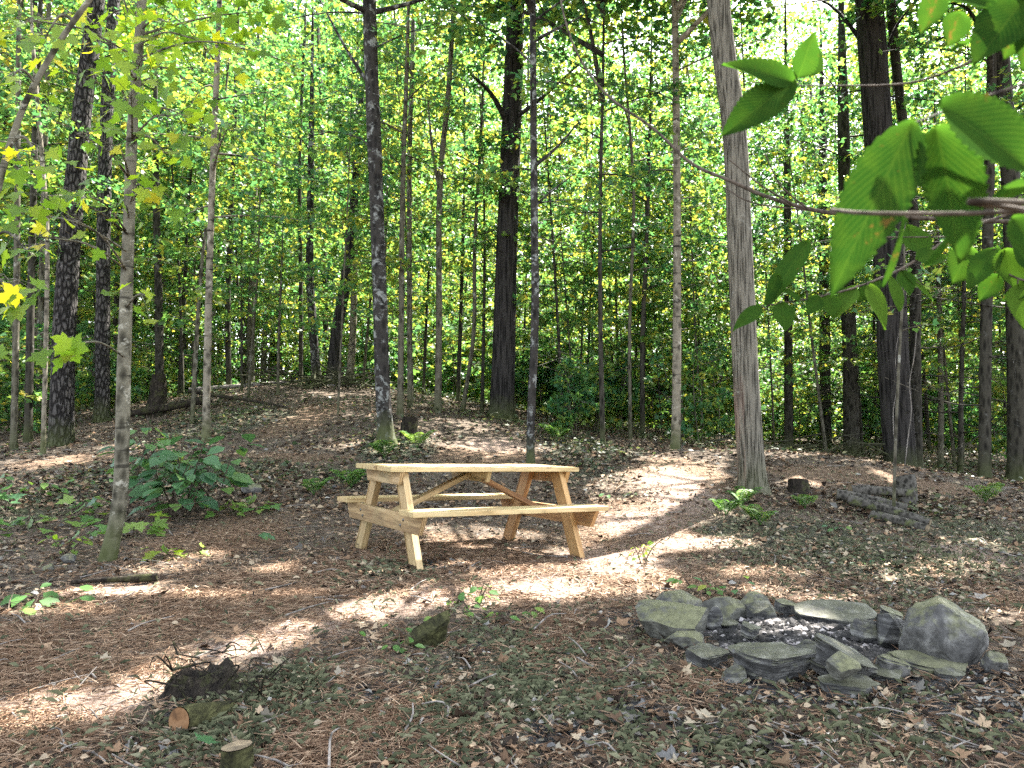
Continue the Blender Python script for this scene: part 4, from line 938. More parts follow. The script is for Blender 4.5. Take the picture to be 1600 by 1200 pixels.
# ------------------------------------------------------------------ background trees (copies)
def proto(name, label, cat, group, H, rb, hb, R, nb, nl, size, barkm, seed, tm=RH, stems=1, leafm=None, dead=0, sides=8):
    r = np.random.default_rng(seed); root = empty(name, (0, 0, 0), label, cat, group)
    mb = MB(); lm = MB()
    for s in range(stems):
        off = r.normal(0, .22, 3) * (stems > 1); off[2] = 0
        ln = r.normal(0, .035, 2) * H * (3 if stems > 1 else 1)
        pts = smooth_path([off + [0, 0, -.15], off + [ln[0] * .25 + r.normal(0, .05), ln[1] * .25, H * .33], off + [ln[0] * .6 + r.normal(0, .08), ln[1] * .6, H * .66], off + [ln[0], ln[1], H]], 24)
        tube(mb, pts, rb * np.linspace(1.1, .2, 24), sides, True, .08, 2)
        pp, dd, nn, ss, br = crown_sprays(r, pts, hb, H, R, nb, nl, size)
        tint = np.clip(.5 * r.beta(2, 2.4, len(pp)) + .22 + 1.1 * fbm(pp[:, 0] * 1.1 + seed, pp[:, 1] * 1.1, pp[:, 2] * 1.4, 3) + r.choice([0, 0, 0, 0, .35], len(pp)), 0, 1)
        leaves(lm, tm, pp, dd, nn, ss, tint); add_branches(mb, br, r, .009)
        for k in range(dead):
            h = r.uniform(.5, hb + 1.5); i = np.argmin(np.abs(pts[:, 2] - h)); az = r.uniform(0, 2 * PI); L = r.uniform(.4, 1.5)
            dv = np.array([math.cos(az), math.sin(az), r.uniform(-.2, .3)]) * L
            tube(mb, smooth_path([pts[i], pts[i] + dv * .5 + r.normal(0, .05, 3), pts[i] + dv], 5), np.linspace(.01, .003, 5), 3, False)
    mb.build('trunk' if stems == 1 else 'stem', barkm, root); lm.build('crown' if stems == 1 else 'foliage', leafm or M_LEAF, root)
    return root
GT = 'slender trees of the background woods'
protos = {
 'pole': [proto('forest_tree', 'tall thin trunk, one of the many lookalike trees filling the background woods', 'tree', GT, 16, .065 + .025 * (k % 3), 4.6, 2.7, 28, 165, .13, [B_SAP, B_DARK, B_LICH, B_DARK][k], 500 + k, LB, dead=6) for k in range(4)],
 'tall': [proto('forest_tree', 'tall thin trunk, one of the many lookalike trees filling the background woods', 'tree', GT, 21 + k, .10 + .02 * k, 8, 3.1, 30, 140, .16, [B_DARK, B_SAP, B_LICH][k], 560 + k, LB, dead=6) for k in range(3)],
 'sapling': [proto('sapling', 'slim leafy sapling, one of the many lookalikes in the green understory', 'tree', 'leafy saplings of the understory', 7.5 + k * .9, .026 + .006 * k, 1.9, 1.5, 30, 112, .10, [B_SAP, B_DARK, B_SAP, B_DARK][k], 520 + k, LB, dead=2, sides=6) for k in range(4)],
 'bush': [proto('shrub', 'low leafy shrub, one of the many lookalikes at the foot of the woods', 'shrub', 'shrubs at the foot of the woods', 1.7 + .4 * k, .014, .3, .7, 10, 48, .10, B_SAP, 540 + k, LB, stems=4, dead=2, sides=5) for k in range(3)],
}
def copy_tree(root):
    c = root.copy(); COL.objects.link(c)
    for ch in root.children:
        d = ch.copy(); COL.objects.link(d); d.parent = c
    return c
r = np.random.default_rng(99)
used = {}
def key_blocked(px, d, crad):
    for pxs, kd, wb in KEY:
        if kd > d - .3:
            for x, y in pxs:
                if abs(px - x) < crad / d * F * .9 + wb / 2: return True
    return False
def clear_ok(x, y, zlo, zhi, R):
    for z in np.linspace(zlo, zhi, 5):
        for ox, oy in ((0, 0), (R * .6, 0), (-R * .6, 0), (0, R * .6), (0, -R * .6)):
            gx, gy = x + ox - SH[0] * z, y + oy - SH[1] * z
            if CLR[0] < gx < CLR[1] and CLR[2] < gy < CLR[3] - .5: return False
    return True
placed = []
GAP = (-6, 15, 16, 37)                               # an opening in the woods where the sun reaches the low growth
def gap_ok(x, y, zlo, zhi, R):
    for z in np.linspace(zlo, zhi, 6):
        gx, gy = x - SH[0] * z, y - SH[1] * z
        if GAP[0] - R < gx < GAP[1] + R and GAP[2] - R < gy < GAP[3] + R: return False
    return True
def scatter(kind, n, dmin, dmax, zlo, zhi, crad, sep, tries=4000, pw=1.0):
    k = 0
    for _ in range(tries):
        if k >= n: break
        d = dmin + (dmax - dmin) * r.random() ** pw; px = r.uniform(-130, 1730)
        x = (px - 800) / F * d
        if any((x - a) ** 2 + (d - b) ** 2 < sep ** 2 for a, b in placed): continue
        sc = r.uniform(.8, 1.25)
        if key_blocked(px, d, crad * sc) and not (kind == 'sapling' and d > 14 and r.random() < .22): continue
        if not clear_ok(x, d, zlo * sc, zhi * sc, crad): continue
        if kind in ('pole', 'tall') and not gap_ok(x, d, zlo * sc, zhi * sc, crad): continue
        if kind == 'bush' and GAP[0] < x < GAP[1] and 23 < d < GAP[3]: sc *= 1.5
        i = r.integers(len(protos[kind])); src = protos[kind][i]
        o = copy_tree(src) if used.get((kind, i)) else src
        used[(kind, i)] = True
        o.location = (x, d, tz(x, d)); o.rotation_euler = (r.normal(0, .03), r.normal(0, .03), r.uniform(0, 6.28)); o.scale = (sc, sc, sc * r.uniform(.9, 1.15))
        placed.append((x, d)); k += 1
    print(kind, k)
scatter('tall', 60, 43, 58, 8, 22, 2.4, 2.0)
scatter('tall', 14, 22, 40, 8, 22, 2.4, 2.2)
scatter('pole', 70, 17, 46, 3.4, 14, 2.2, 1.4)
scatter('sapling', 74, 13.5, 23, 1.9, 9, 1.2, .8, 9000)
scatter('sapling', 105, 23, 40, 1.9, 9, 1.2, .8, 9000)
scatter('bush', 30, 14, 23, .3, 2.2, .8, .6, 12000)
scatter('bush', 120, 23, 38, .3, 2.2, .8, .6, 12000)

# ------------------------------------------------------------------ far woods: one mass
def far_woods():
    r = np.random.default_rng(61); m = MB()
    def mass(n, d0, d1, h1, pw, thr, size, k, spread, tb):
        ang = r.uniform(-.84, .84, n); d = r.uniform(d0, d1, n); hh = r.random(n) ** pw * h1
        x = np.tan(ang) * d; c = np.stack([x, d, hh + .5], 1)
        c = c[fbm(x * .16, d * .16, hh * .2, 3) > thr]
        pp = np.repeat(c, k, 0) + r.normal(0, spread, (len(c) * k, 3)) * [1, 1, .55]; q = len(pp)
        pp[:, 2] = np.maximum(pp[:, 2], terr0(pp[:, 0], pp[:, 1]) + .1)
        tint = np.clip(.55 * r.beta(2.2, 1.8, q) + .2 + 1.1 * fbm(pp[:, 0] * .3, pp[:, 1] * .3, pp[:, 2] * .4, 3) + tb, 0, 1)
        leaves(m, RH, pp, r.normal(0, 1, (q, 3)) * [1, 1, .5], np.array([0, -.15, 1.]) + r.normal(0, .5, (q, 3)), size * r.uniform(.6, 1.3, q), tint, 0)
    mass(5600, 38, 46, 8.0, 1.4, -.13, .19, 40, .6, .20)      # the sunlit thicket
    mass(13500, 62, 84, 40, .85, -.16, .40, 28, 1.0, .08)         # the tall trees behind it
    for i in range(150):
        a = r.uniform(-.8, .8); dd = r.uniform(48, 76); xx = math.tan(a) * dd; z = tz(xx, dd)
        tube(m, smooth_path([(xx, dd, z - .2), (xx + r.normal(0, .2), dd, z + 9), (xx + r.normal(0, .5), dd, z + 24)], 8), np.linspace(1, .4, 8) * r.uniform(.08, .2), 6, False, mat=1)
    o = m.build('far_woods', [M_LEAF, B_DARK]); tag(o, 'far sunlit woods behind all the trunks', 'woods', kind='stuff')
far_woods()

# ------------------------------------------------------------------ low plants
def seedling(px, py, h, n, size, label, seed, tm=OV, mat=None, name='seedling', spread=.12, cat='plant', bright=0., stems=1, group=None):
    r = np.random.default_rng(seed); c = gpt(px, py); root = empty(name, tuple(c), label, cat, group)
    sm = MB(); lm = MB()
    for s in range(stems):
        b = c + np.array([r.normal(0, spread * .5), r.normal(0, spread * .5), -.02]) * (stems > 1)
        tp = b + [r.normal(0, spread * .8), r.normal(0, spread * .8), h * r.uniform(.7, 1.1)]
        path = smooth_path([b, (b + tp) / 2 + r.normal(0, .02, 3), tp], 8); tube(sm, path, np.linspace(.005, .002, 8) * (1 + h), 5, False)
        k = max(1, n // stems)
        t = r.uniform(.35, 1, k); at_ = path[(t * 7).astype(int)]
        az = r.uniform(0, 2 * PI, k); D = np.stack([np.cos(az), np.sin(az), r.uniform(-.35, .15, k)], 1)
        pet = at_ + D * (size * r.uniform(.3, 1.3, k))[:, None] + np.array([0, 0, .01])
        for a, e in zip(at_, pet): tube(sm, np.array([a, (a + e) / 2 + [0, 0, .01], e]), [.002, .0015, .001], 3, False)
        leaves(lm, tm, pet, D + [0, -.15, -.2], np.array([0, -.25, 1.]) + r.normal(0, .3, (k, 3)), size * r.uniform(.65, 1.2, k), np.clip(r.beta(2, 2.5, k) + bright, 0, 1))
    sm.build('stem', B_TWIG, root, True, c); lm.build('foliage', mat or M_HERB, root, True, c)
    return root
# large-leaved bush left of the table
seedling(268, 806, 1.0, 170, .22, 'tall bush of large drooping dark green leaves beside the speckled slender trunk', 11, OV, M_HERB, 'bush', .36, 'bush', 0, 13)
seedling(385, 806, .22, 26, .13, 'low seedling with bright yellow-green lobed leaves right of the large-leaved bush', 12, MP, M_FERN, spread=.22, bright=.35, stems=4)
seedling(100, 832, .34, 46, .15, 'spreading clump of pale maple seedlings left of the speckled slender trunk', 13, MP, M_FERN, spread=.5, bright=.15, stems=8)
seedling(35, 800, .3, 34, .13, 'leafy clump at the left edge above the pale maple seedlings', 14, MP, M_HERB, spread=.45, stems=7)
seedling(60, 772, .28, 34, .12, 'low green growth at the left edge below the red needle patch', 15, OV, M_FERN, spread=.5, bright=.1, stems=8)
seedling(212, 838, .24, 8, .16, 'two-leaved shiny maple seedling touching the foot of the speckled slender trunk', 16, MP, M_FERN, spread=.12, bright=.4, stems=2)
seedling(262, 872, .16, 14, .09, 'small yellowing seedling on the needles under the large-leaved bush', 17, MP, M_LEAFY, spread=.15, bright=.2, stems=3)
seedling(396, 846, .08, 4, .12, 'single broad leaf seedling on the needles between the bush and the table', 18, OV, spread=.05)
seedling(108, 868, .22, 26, .07, 'reddish green sprig left of the foot of the speckled slender trunk', 19, OV, M_LEAFY, spread=.15, stems=4)
seedling(30, 962, .1, 9, .13, 'few broad green leaves low at the left edge, below the fallen branch', 20, OV, M_FERN, spread=.3, stems=3)
seedling(92, 938, .08, 6, .11, 'broad leaves lying on the sunny needles near the fallen branch', 21, OV, M_FERN, spread=.15, stems=2)
seedling(745, 950, .17, 16, .07, 'upright seedling with grey-green leaves in front of the table', 22, OV, M_FERN, spread=.06, bright=.1, stems=3)
seedling(785, 962, .08, 22, .07, 'flat yellow-green seedling beside the upright grey-green one', 23, OV, M_FERN, spread=.22, bright=.35, stems=5)
seedling(1004, 880, .2, 18, .055, 'small bright seedling with yellow leaf tips right of the table', 24, OV, M_LEAFY, spread=.12, bright=.1, stems=4)
seedling(1110, 928, .2, 18, .07, 'pale seedling growing just behind the fire ring', 25, OV, M_HERB, spread=.12, bright=.15, stems=4)
seedling(1320, 830, .1, 10, .08, 'tiny green plant on the ground before the low woodpile', 26, OV, spread=.15, stems=3)
seedling(960, 780, .1, 14, .07, 'small green sprout behind the right end of the table', 27, OV, spread=.2, stems=3)
seedling(660, 1014, .12, 16, .05, 'tuft of long-stemmed leaves under the mossy wood chunk', 28, OV, M_FERN, spread=.2, bright=.1, stems=5)
seedling(1345, 880, .08, 8, .08, 'flat little plant between the woodpile and the fire ring', 29, OV, spread=.15, stems=2)
seedling(262, 1205, .05, 5, .12, 'dark green lobed leaf low at the bottom edge beside the sawn stub', 30, MP, spread=.1, stems=2)
def fern(px, py, L, n, label, seed, bright=0.):
    r = np.random.default_rng(seed); c = gpt(px, py); root = empty('fern', tuple(c), label, 'fern')
    for k in range(n):
        az = k * 2 * PI / n + r.uniform(-.4, .4); l = L * r.uniform(.7, 1.15); d = np.array([math.cos(az), math.sin(az), 0]); e = np.array([-d[1], d[0], 0])
        t = np.linspace(0, 1, 18)[:, None]; path = c + d * l * t * .72 + np.array([0, 0, 1.]) * l * (1.55 * t - 1.0 * t ** 2)
        m = MB(); tube(m, path, np.linspace(.003, .001, 18), 4, False)
        P, D, S = [], [], []
        for s in (-1, 1):
            for i in range(3, 18):
                tt = i / 17; P.append(path[i]); D.append(e * s + d * .35 + [0, 0, -.15]); S.append(l * .26 * math.sin(PI * min(1, .15 + tt * .85)) + .008)
        P, D, S = map(np.array, (P, D, S)); v = OV[0] * [.42, 1, 1]
        leaves(m, (v, OV[1]), P, D, np.array([0, 0, 1.]) + r.normal(0, .15, (len(P), 3)), S, np.clip(r.beta(2, 2, len(P)) + bright, 0, 1))
        m.build('frond', M_FERN, root, True, c)
fern(1160, 790, .30, 9, 'fern with arching fronds against the foot of the big grey trunk', 1)
fern(1188, 822, .30, 9, 'bright green fern in front of the foot of the big grey trunk', 2, .25)
fern(1135, 806, .28, 8, 'darker fern left of the foot of the big grey trunk', 3, -.1)
fern(1258, 796, .26, 8, 'fern between the big grey trunk and the low woodpile', 4, .1)
fern(1540, 786, .36, 8, 'pale fern near the right edge beyond the low woodpile', 5, .2)
fern(548, 764, .36, 8, 'fern just behind the left end of the table top', 6)
fern(490, 774, .32, 7, 'fern left of the table on the grey-green slope', 7)
fern(652, 700, .4, 7, 'yellowish fern right of the dark broken stump', 8, .35)
fern(600, 716, .38, 8, 'fern at the rooted foot of the lichen-blotched trunk', 9)
fern(870, 690, .45, 8, 'fern right of the foot of the largest dark furrowed trunk', 10, .1)

# ------------------------------------------------------------------ ground cover and litter (countless)
g = G('litter'); t = g.attr('tint')
M_LIT = g.out(g.ramp(t, [(0, (.016, .013, .011)), (.2, (.09, .056, .034)), (.4, (.20, .13, .08)), (.55, (.28, .22, .15)), (.7, (.20, .175, .13)), (.8, (.07, .07, .07)), (.93, (.17, .165, .15)), (1, (.34, .33, .30))]), .85, None, .1)
g = G('needles'); t = g.attr('tint')
M_NEED = g.out(g.ramp(t, [(0, (.06, .034, .02)), (.4, (.165, .10, .06)), (.75, (.29, .20, .13)), (1, (.40, .31, .22))]), .7, None, .25)
g = G('grass_blade'); t = g.attr('tint')
M_GRASS = g.out(g.ramp(t, [(0, (.03, .038, .02)), (.5, (.085, .094, .05)), (.85, (.17, .172, .10)), (1, (.28, .26, .18))]), .7, None, .25)
def scatter_px(n, r, py0, py1, pxm=40, pw=1.0):
    """ground points spread evenly over the visible floor between two distances"""
    d0, d1 = py0, py1
    d = np.sqrt(r.uniform(d0 ** 2, d1 ** 2, n)) if pw == 1 else d0 * (d1 / d0) ** r.random(n)
    x = r.uniform(-1, 1, n) * d * (800 + pxm) / F
    return x, d
def in_ring(x, y): return (((x - fc[0] - .05) / .55) ** 2 + ((y - fc[1] - .05) / .42) ** 2) < 1
def under_table(x, y):
    return np.zeros(x.shape, bool)
def litter():
    r = np.random.default_rng(31); m = MB()
    for tm, n, d0, d1, s0, s1 in ((MP, 900, 2.2, 5, .035, .085), (OV, 7500, 2.2, 5.5, .016, .045), (LB, 1800, 4, 9, .04, .085), (OV, 13000, 5, 10, .025, .065), (RH, 42000, 8.5, 24, .04, .10)):
        x, y = scatter_px(n, r, d0, d1, pw=2)
        wn, wg, wd = zone(ZN, x, y), zone(ZG, x, y), zone(ZD, x, y)
        keep = r.random(n) < np.clip(.55 + .8 * np.maximum(wg, wd) - .6 * wn, .07, 1) * (.45 + .9 * vnoise(x * 1.3, y * 1.3, 4.4)); keep &= ~in_ring(x, y)
        keep &= r.random(n) > .75 * zone(ZSUNPALE, x, y); x, y, wn, wg, wd = x[keep], y[keep], wn[keep], wg[keep], wd[keep]; n = len(x)
        z = terr(x, y) + .006 + .014 * r.random(n)
        az = r.uniform(0, 2 * PI, n); D = np.stack([np.cos(az), np.sin(az), r.normal(0, .28, n)], 1)
        t = np.where(r.random(n) < .6 * wd + .08, .72 + .28 * r.random(n) ** 1.6, np.where(r.random(n) < .35 * wg + .10, r.uniform(.48, .76, n), r.uniform(.1, .6, n)))
        t = np.where(r.random(n) < .36, r.uniform(0, .10, n), t)
        tv = tm[0] * [1, 1, 2.2]
        leaves(m, (tv, tm[1]), np.stack([x, y, z], 1), D, np.array([0, 0, 1.]) + r.normal(0, .38, (n, 3)), r.uniform(s0, s1, n), t)
    for k in range(16):
        q = TR @ np.array([r.uniform(-.85, .85), r.choice([-.66, -.3, 0, .3, .66]) + r.uniform(-.05, .05), 0]) + TC; loc = TR.T @ (q - TC)
        zt = .752 if abs(loc[1]) < .45 else .442
        q = TR @ np.array([loc[0], loc[1], zt]) + TC; a = r.uniform(0, 6.28)
        leaves(m, OV, q[None], np.array([[math.cos(a), math.sin(a), .05]]), np.array([[0, 0, 1.]]) + r.normal(0, .1, (1, 3)), np.array([r.uniform(.02, .05)]), np.array([r.uniform(.1, .6)]))
    o = m.build('leaf_litter', M_LIT, None, False); tag(o, 'dead leaves scattered over the forest floor', 'leaves', kind='stuff')
    m = MB()
    for n, d0, d1, w in ((90000, 2.2, 5.2, .0016), (60000, 5, 9.5, .003)):
        x, y = scatter_px(n, r, d0, d1, pw=2); wn = zone(ZN, x, y)
        keep = (r.random(n) < .10 + .85 * wn * np.clip(vnoise(x * 3, y * 3, 2.) * 1.8 - .15, 0, 1)) & ~in_ring(x, y) & (r.random(n) > .55 * zone(ZSUNPALE, x, y)); x, y = x[keep], y[keep]; n = len(x)
        az = r.uniform(0, 2 * PI, n) ; L = r.uniform(.05, .12, n)
        a = np.stack([x, y, terr(x, y) + .004 + .014 * r.random(n)], 1); dv = np.stack([np.cos(az), np.sin(az), r.normal(0, .12, n)], 1) * L[:, None]; pv = np.stack([-np.sin(az), np.cos(az), 0 * az], 1) * w
        v = np.stack([a - pv, a + pv, a + dv * .5 + pv + [0, 0, .004], a + dv, a + dv * .5 - pv + [0, 0, .004]], 1).reshape(-1, 3)
        f = (np.arange(n) * 5)[:, None] + np.arange(5)[None]
        m.add(v, f, r.beta(2, 2, n))
    o = m.build('pine_needles', M_NEED, None, False); tag(o, 'fallen reddish pine needles strewn over the clearing', 'needles', kind='stuff')
    m = MB()
    for n, d0, d1, w, l in ((70000, 2.2, 5.0, .0018, .07), (50000, 4.8, 11, .0035, .07)):
        x, y = scatter_px(n, r, d0, d1, pw=2); wg = zone(ZG, x, y)
        keep = (r.random(n) < .02 + .9 * wg * np.clip(vnoise(x * 4, y * 4, 6.) * 2 - .35, 0, 1)) & ~in_ring(x, y); x, y = x[keep], y[keep]; n = len(x)
        az = r.uniform(0, 2 * PI, n); L = l * r.uniform(.4, 1.3, n); lean = r.uniform(.5, 1.6, n)
        a = np.stack([x, y, terr(x, y) - .003], 1); pv = np.stack([-np.sin(az), np.cos(az), 0 * az], 1) * w; out = np.stack([np.cos(az), np.sin(az), 0 * az], 1) * (L * lean * .7)[:, None]; up = np.array([0, 0, 1.])[None] * (L * .55)[:, None]
        v = np.stack([a - pv, a + pv, a + out * .5 + up * .8 + pv * .7, a + out + up * .75, a + out * .5 + up * .8 - pv * .7], 1).reshape(-1, 3)
        m.add(v, (np.arange(n) * 5)[:, None] + np.arange(5)[None], r.beta(2, 2.2, n))
    o = m.build('grass', M_GRASS, None, False); tag(o, 'thin moss and grass blades on the forest floor', 'grass', kind='stuff')
    m = MB()
    x, y = scatter_px(520, r, 2.3, 13, pw=2); keep = ~in_ring(x, y)
    for a, b in zip(x[keep], y[keep]):
        L = r.uniform(.06, .4) * (1 if b > 4 else .6); q = r.uniform(0, PI); z = tz(a, b) + .012; w = r.uniform(.0015, .005) * (1 + b * .06)
        p0 = np.array([a - math.cos(q) * L / 2, b - math.sin(q) * L / 2, z]); p2 = np.array([a + math.cos(q) * L / 2, b + math.sin(q) * L / 2, z + r.normal(0, .02)])
        tube(m, smooth_path([p0, (p0 + p2) / 2 + r.normal(0, .015, 3), p2], 6), np.linspace(w, w * .5, 6), 5, True, tint=r.random())
    o = m.build('sticks', B_DEAD, None, True); tag(o, 'small dead twigs lying about the forest floor', 'twigs', kind='stuff')
    # low green growth over the slopes behind
    m = MB()
    n = 60000; x, y = scatter_px(n, r, 8.6, 34, 120, pw=2)
    dens = np.clip(.16 + .7 * zone(ZG, x, y) + .5 * np.clip((y - 12) / 5, 0, 1) - .7 * zone(ZN, x, y), 0, 1) * np.clip(vnoise(x * .9, y * .9, 8.) * 2.2 - .5, 0, 1)
    keep = r.random(n) < dens; x, y = x[keep], y[keep]; n = len(x)
    z = terr(x, y) + r.random(n) ** 1.5 * .05 * (1 + .12 * y); az = r.uniform(0, 2 * PI, n)
    leaves(m, OV, np.stack([x, y, z], 1), np.stack([np.cos(az), np.sin(az), r.normal(0, .3, n)], 1), np.array([0, -.1, 1.]) + r.normal(0, .4, (n, 3)), (.045 + .002 * y) * r.uniform(.6, 1.4, n), np.clip(r.beta(2, 2.4, n), 0, 1))
    o = m.build('undergrowth', M_COVER, None, True); tag(o, 'low green ground cover on the slopes behind the clearing', 'undergrowth', kind='stuff')
litter()

# ------------------------------------------------------------------ near beech branches at the right
def beech_leaf(base, tip, width, sidehint, parent, r, tint, curl=.12, name='leaf'):
    base, tip = np.asarray(base, float), np.asarray(tip, float); L = np.linalg.norm(tip - base); D = (tip - base) / L
    N = np.asarray(sidehint, float); N = nrm(N - D * (N @ D)); X = np.cross(D, N)
    nt, na = 106, 13; t = np.linspace(0, 1, nt); a = np.linspace(-1, 1, na)
    prof = np.sin(PI * np.clip(t, 0, 1) ** .82) ** .8 * (1 - .22 * t); prof = prof / prof.max()
    ser = 1 - .13 * ((t * 15) % 1)
    T, Aa = np.meshgrid(t, a, indexing='ij')
    W = (width / 2) * prof[:, None] * (1 - (1 - ser)[:, None] * np.abs(Aa) ** 8)
    x = Aa * W
    zc = -curl * L * (T ** 2) + .10 * width * np.abs(Aa) ** 1.3 - .0012 * width * np.cos(2 * PI * 15 * (T - np.abs(Aa) * .06)) * np.abs(Aa) * .6
    zc = zc + .03 * L * np.sin(T * 4 + r.uniform(0, 6)) * Aa
    V = base + T[..., None] * L * D + x[..., None] * X + zc[..., None] * N
    i = (np.arange(nt - 1)[:, None] * na); j = np.arange(na - 1)[None]
    f = np.stack([i + j, i + j + 1, i + na + j + 1, i + na + j], -1).reshape(-1, 4)
    m = MB(); m.add(V.reshape(-1, 3), f, tint, 0, np.stack([Aa, T], -1).reshape(-1, 2))
    return m.build(name, M_BEECH, parent, True, base, uv=True)
def branch(name, pts, r0, r1, label, leafs, seed, twigs=()):
    r = np.random.default_rng(seed); W_ = [at(*p) for p in pts]; W_ = [W_[0] + nrm(W_[0] - W_[1] + np.array([.15, .05, 0])) * 1.3] + W_; P = smooth_path(W_, 46); o = P[0]
    root = empty(name, tuple(o), label, 'branch')
    m = MB(); tube(m, P, np.concatenate([np.linspace(r0 * 1.1, r0, 8), np.linspace(r0, r1, 38)]), 9, True, .12, 40)
    for tw in twigs: tube(m, smooth_path([at(*p) for p in tw[0]], 12), np.linspace(tw[1], tw[1] * .5, 12), 6, True, .1, 40)
    lf = []
    for (bx, by, bd, tx, ty, td, wpx, nv, tint) in leafs:
        b, t = at(bx, by, bd), at(tx, ty, td); w = 1.15 * wpx / F * (bd + td) / 2
        lf.append((b, t, w, nv, tint))
        k = np.argmin(((P - b) ** 2).sum(1)); q = P[k]
        if .003 < np.linalg.norm(q - b) < .05: tube(m, smooth_path([q, (q + b) / 2 + [0, 0, .004], b], 6), [.0014] * 6, 5, False)
    m.build('twig', B_TWIG, root, True, o)
    for b, t, w, nv, tint in lf: beech_leaf(b, t, w, nv, root, r, tint)
    return root
UPN = (0, -.8, .6)
branch('beech_branch', [(1720, 322, .55), (1600, 330, .55), (1480, 334, .56), (1352, 333, .57), (1300, 328, .62)], .0021, .0015, 'nearest leafy branch crossing the right side, with the biggest toothed leaves', [
    (1424, 193, .62, 1300, 452, .60, 98, (-.35, -.92, .15), .08), (1462, 200, .62, 1514, 402, .60, 118, (.1, -.98, .2), .2),
    (1462, 165, .60, 1640, 262, .58, 150, (-.2, -.75, .65), .45), (1548, 324, .66, 1640, 262, .62, 46, (.3, -.5, .8), .05), (1410, 340, .72, 1388, 450, .74, 42, (.8, -.6, .2), .1),
    (1580, 340, .68, 1650, 420, .66, 80, UPN, .4), (1500, 338, .7, 1452, 420, .74, 40, (.6, -.7, .3), .2)], 1,
    twigs=(([(1720, 110, .68), (1600, 132, .67), (1500, 165, .65), (1424, 194, .622)], .0016),))
branch('beech_branch', [(1700, -30, .95), (1600, 20, .95), (1540, 80, .95), (1480, 112, .97), (1400, 132, 1.0), (1250, 134, 1.05)], .0026, .0010, 'upper leafy branch reaching in from the top right corner with soft-focus leaves', [
    (1240, 128, .9, 1136, 92, .86, 50, (-.1, -.95, .3), .45), (1246, 122, .9, 1276, 48, .88, 42, (.3, -.8, .4), .5), (1236, 132, .9, 1134, 198, .84, 58, (-.2, -.95, .1), .15), (1262, 120, .95, 1282, 70, .95, 30, (.3, -.8, .4), .5)], 2,
    twigs=(([(1250, 134, 1.05), (1240, 126, .9)], .0009),))
branch('beech_branch', [(1720, -60, .75), (1640, -20, .75), (1580, 30, .75), (1530, 90, .77)], .0022, .0010, 'short twig of dark leaves hanging in the top right corner', [
    (1600, 0, .72, 1524, 92, .70, 78, (-.3, -.8, .4), .1), (1560, 10, .74, 1430, -20, .72, 70, UPN, .3), (1540, 60, .76, 1486, 74, .8, 44, UPN, .4), (1500, 20, .8, 1482, 72, .8, 42, (.1, -.9, .3), .45),
    (1470, -15, .8, 1440, 50, .8, 40, (-.2, -.9, .3), .4), (1590, 30, .74, 1572, 92, .74, 44, (.2, -.9, .3), .35), (1620, 30, .74, 1600, 110, .74, 60, (.2, -.9, .3), .3)], 3)
branch('beech_branch', [(1720, 300, 1.7), (1560, 340, 1.65), (1488, 370, 1.6), (1412, 418, 1.55), (1340, 448, 1.5), (1270, 466, 1.46), (1199, 478, 1.43), (1150, 508, 1.4)], .0035, .0010, 'lower leafy branch drooping towards the big grey trunk, with a row of small bright leaves', [
    (1222, 474, 1.43, 1228, 516, 1.40, 34, (0, -.9, .4), .55), (1262, 378, 1.5, 1196, 470, 1.42, 40, (-.5, -.8, .3), .4), (1215, 430, 1.45, 1198, 476, 1.42, 34, (.6, -.7, .2), .05), (1190, 480, 1.42, 1146, 512, 1.38, 24, (-.3, -.8, .5), .45),
    (1296, 462, 1.47, 1300, 494, 1.45, 30, (0, -.9, .4), .5), (1336, 450, 1.5, 1302, 494, 1.45, 30, (-.4, -.8, .4), .6), (1356, 446, 1.5, 1388, 512, 1.46, 36, (.3, -.85, .4), .95), (1390, 432, 1.53, 1410, 484, 1.5, 30, (.4, -.85, .3), .7),
    (1372, 438, 1.53, 1340, 470, 1.5, 24, UPN, .5), (1408, 424, 1.55, 1424, 460, 1.53, 30, (.2, -.9, .3), .5), (1430, 405, 1.56, 1480, 400, 1.55, 40, UPN, .6), (1280, 464, 1.46, 1262, 490, 1.44, 24, (0, -.9, .3), .4), (1250, 470, 1.45, 1226, 452, 1.43, 20, UPN, .5),
    (1440, 398, 1.58, 1420, 350, 1.6, 44, (0, -.9, .3), .5), (1410, 424, 1.55, 1462, 466, 1.55, 20, UPN, .7)], 4,
    twigs=(([(1488, 370, 1.6), (1330, 372, 1.55), (1262, 380, 1.5)], .0014), ([(1412, 418, 1.55), (1440, 445, 1.55), (1500, 452, 1.56)], .001)))
branch('beech_branch', [(1740, 420, 1.3), (1620, 440, 1.3), (1560, 420, 1.32), (1500, 384, 1.36)], .0028, .0010, 'twig of bright leaves at the right edge just below the nearest branch', [
    (1514, 388, 1.35, 1490, 442, 1.33, 50, (0, -.9, .35), .6), (1556, 388, 1.33, 1512, 446, 1.3, 38, (-.4, -.8, .4), .45), (1570, 390, 1.32, 1590, 452, 1.3, 60, (.1, -.9, .4), .65), (1610, 420, 1.3, 1582, 372, 1.3, 44, (.2, -.9, .3), .1),
    (1590, 446, 1.3, 1604, 512, 1.28, 56, (.1, -.9, .4), .75), (1560, 430, 1.32, 1530, 470, 1.32, 30, UPN, .35), (1640, 440, 1.3, 1566, 466, 1.3, 34, UPN, .4)], 5)
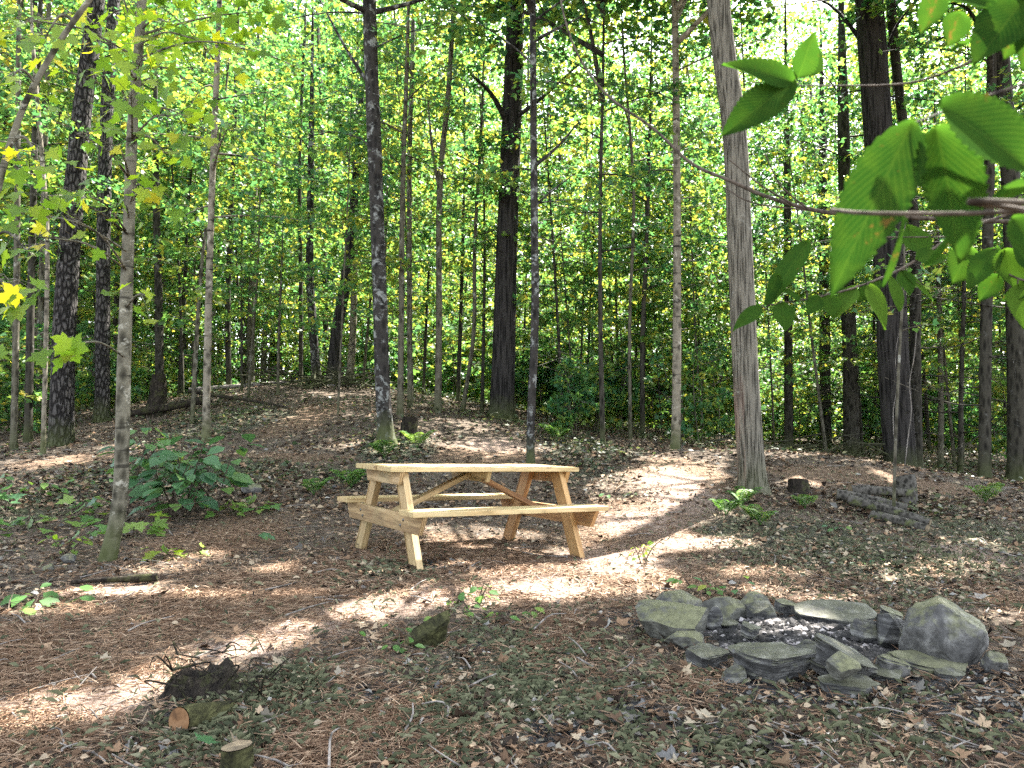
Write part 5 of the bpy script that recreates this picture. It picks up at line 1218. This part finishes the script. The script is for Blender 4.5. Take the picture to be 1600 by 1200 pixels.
# bare grey branch beyond, from behind the big leaves up to the left
branch('dead_branch', [(1760, 352, 2.2), (1500, 344, 2.1), (1340, 334, 2.0), (1280, 330, 2.0), (1200, 308, 2.05), (1140, 282, 2.1), (1080, 255, 2.2), (1020, 200, 2.3), (950, 150, 2.4), (905, 90, 2.5), (880, 20, 2.6), (872, -40, 2.7)], .0062, .0028, 'long bare grey branch crossing the big grey trunk from the big leaves', [], 6,
    twigs=(([(1240, 320, 2.02), (1190, 290, 2.0), (1140, 250, 2.0)], .003), ([(1262, 326, 2.0), (1220, 290, 1.98), (1195, 240, 1.95)], .0026), ([(1280, 330, 2.0), (1180, 318, 2.05), (1130, 292, 2.1)], .0028)))

# ------------------------------------------------------------------ light, sky, camera
w = bpy.data.worlds.new('World'); scene.world = w; w.use_nodes = True
nt = w.node_tree; bg = nt.nodes['Background']; sk = nt.nodes.new('ShaderNodeTexSky'); sk.sky_type = 'NISHITA'; sk.sun_disc = False
sk.sun_elevation = EL; sk.sun_rotation = AZ; sk.air_density = 1.0; sk.dust_density = 1.6
hs = nt.nodes.new('ShaderNodeHueSaturation'); hs.inputs['Saturation'].default_value = .36; nt.links.new(sk.outputs[0], hs.inputs['Color'])
nt.links.new(hs.outputs[0], bg.inputs[0]); bg.inputs[1].default_value = .118
L = bpy.data.lights.new('sun', 'SUN'); L.energy = 5; L.angle = math.radians(.5); L.color = (1, .94, .86)
so = bpy.data.objects.new('sun', L); COL.objects.link(so); so.rotation_euler = Vector(SUN).to_track_quat('Z', 'Y').to_euler(); so.location = (10, 10, 25)
cam = bpy.data.cameras.new('camera'); co = bpy.data.objects.new('camera', cam); COL.objects.link(co); scene.camera = co
cam.sensor_width = 36; cam.lens = F / 1600 * 36; cam.clip_start = .05; cam.clip_end = 2000
co.location = (0, 0, EYE); co.rotation_euler = (PI / 2 + PITCH, 0, 0)
cam.dof.use_dof = True; cam.dof.focus_distance = 6.5; cam.dof.aperture_fstop = cam.lens / 2.8
scene.view_settings.view_transform = 'Standard'; scene.view_settings.look = 'None'; scene.view_settings.exposure = 3.25; scene.view_settings.gamma = 1
cy = scene.cycles
cy.use_denoising = False; cy.denoiser = 'OPENIMAGEDENOISE'
cy.max_bounces = 7; cy.diffuse_bounces = 4; cy.glossy_bounces = 2; cy.transmission_bounces = 5; cy.transparent_max_bounces = 4
cy.sample_clamp_indirect = 6; cy.caustics_reflective = False; cy.caustics_refractive = False
cy.use_adaptive_sampling = True; cy.adaptive_threshold = .015
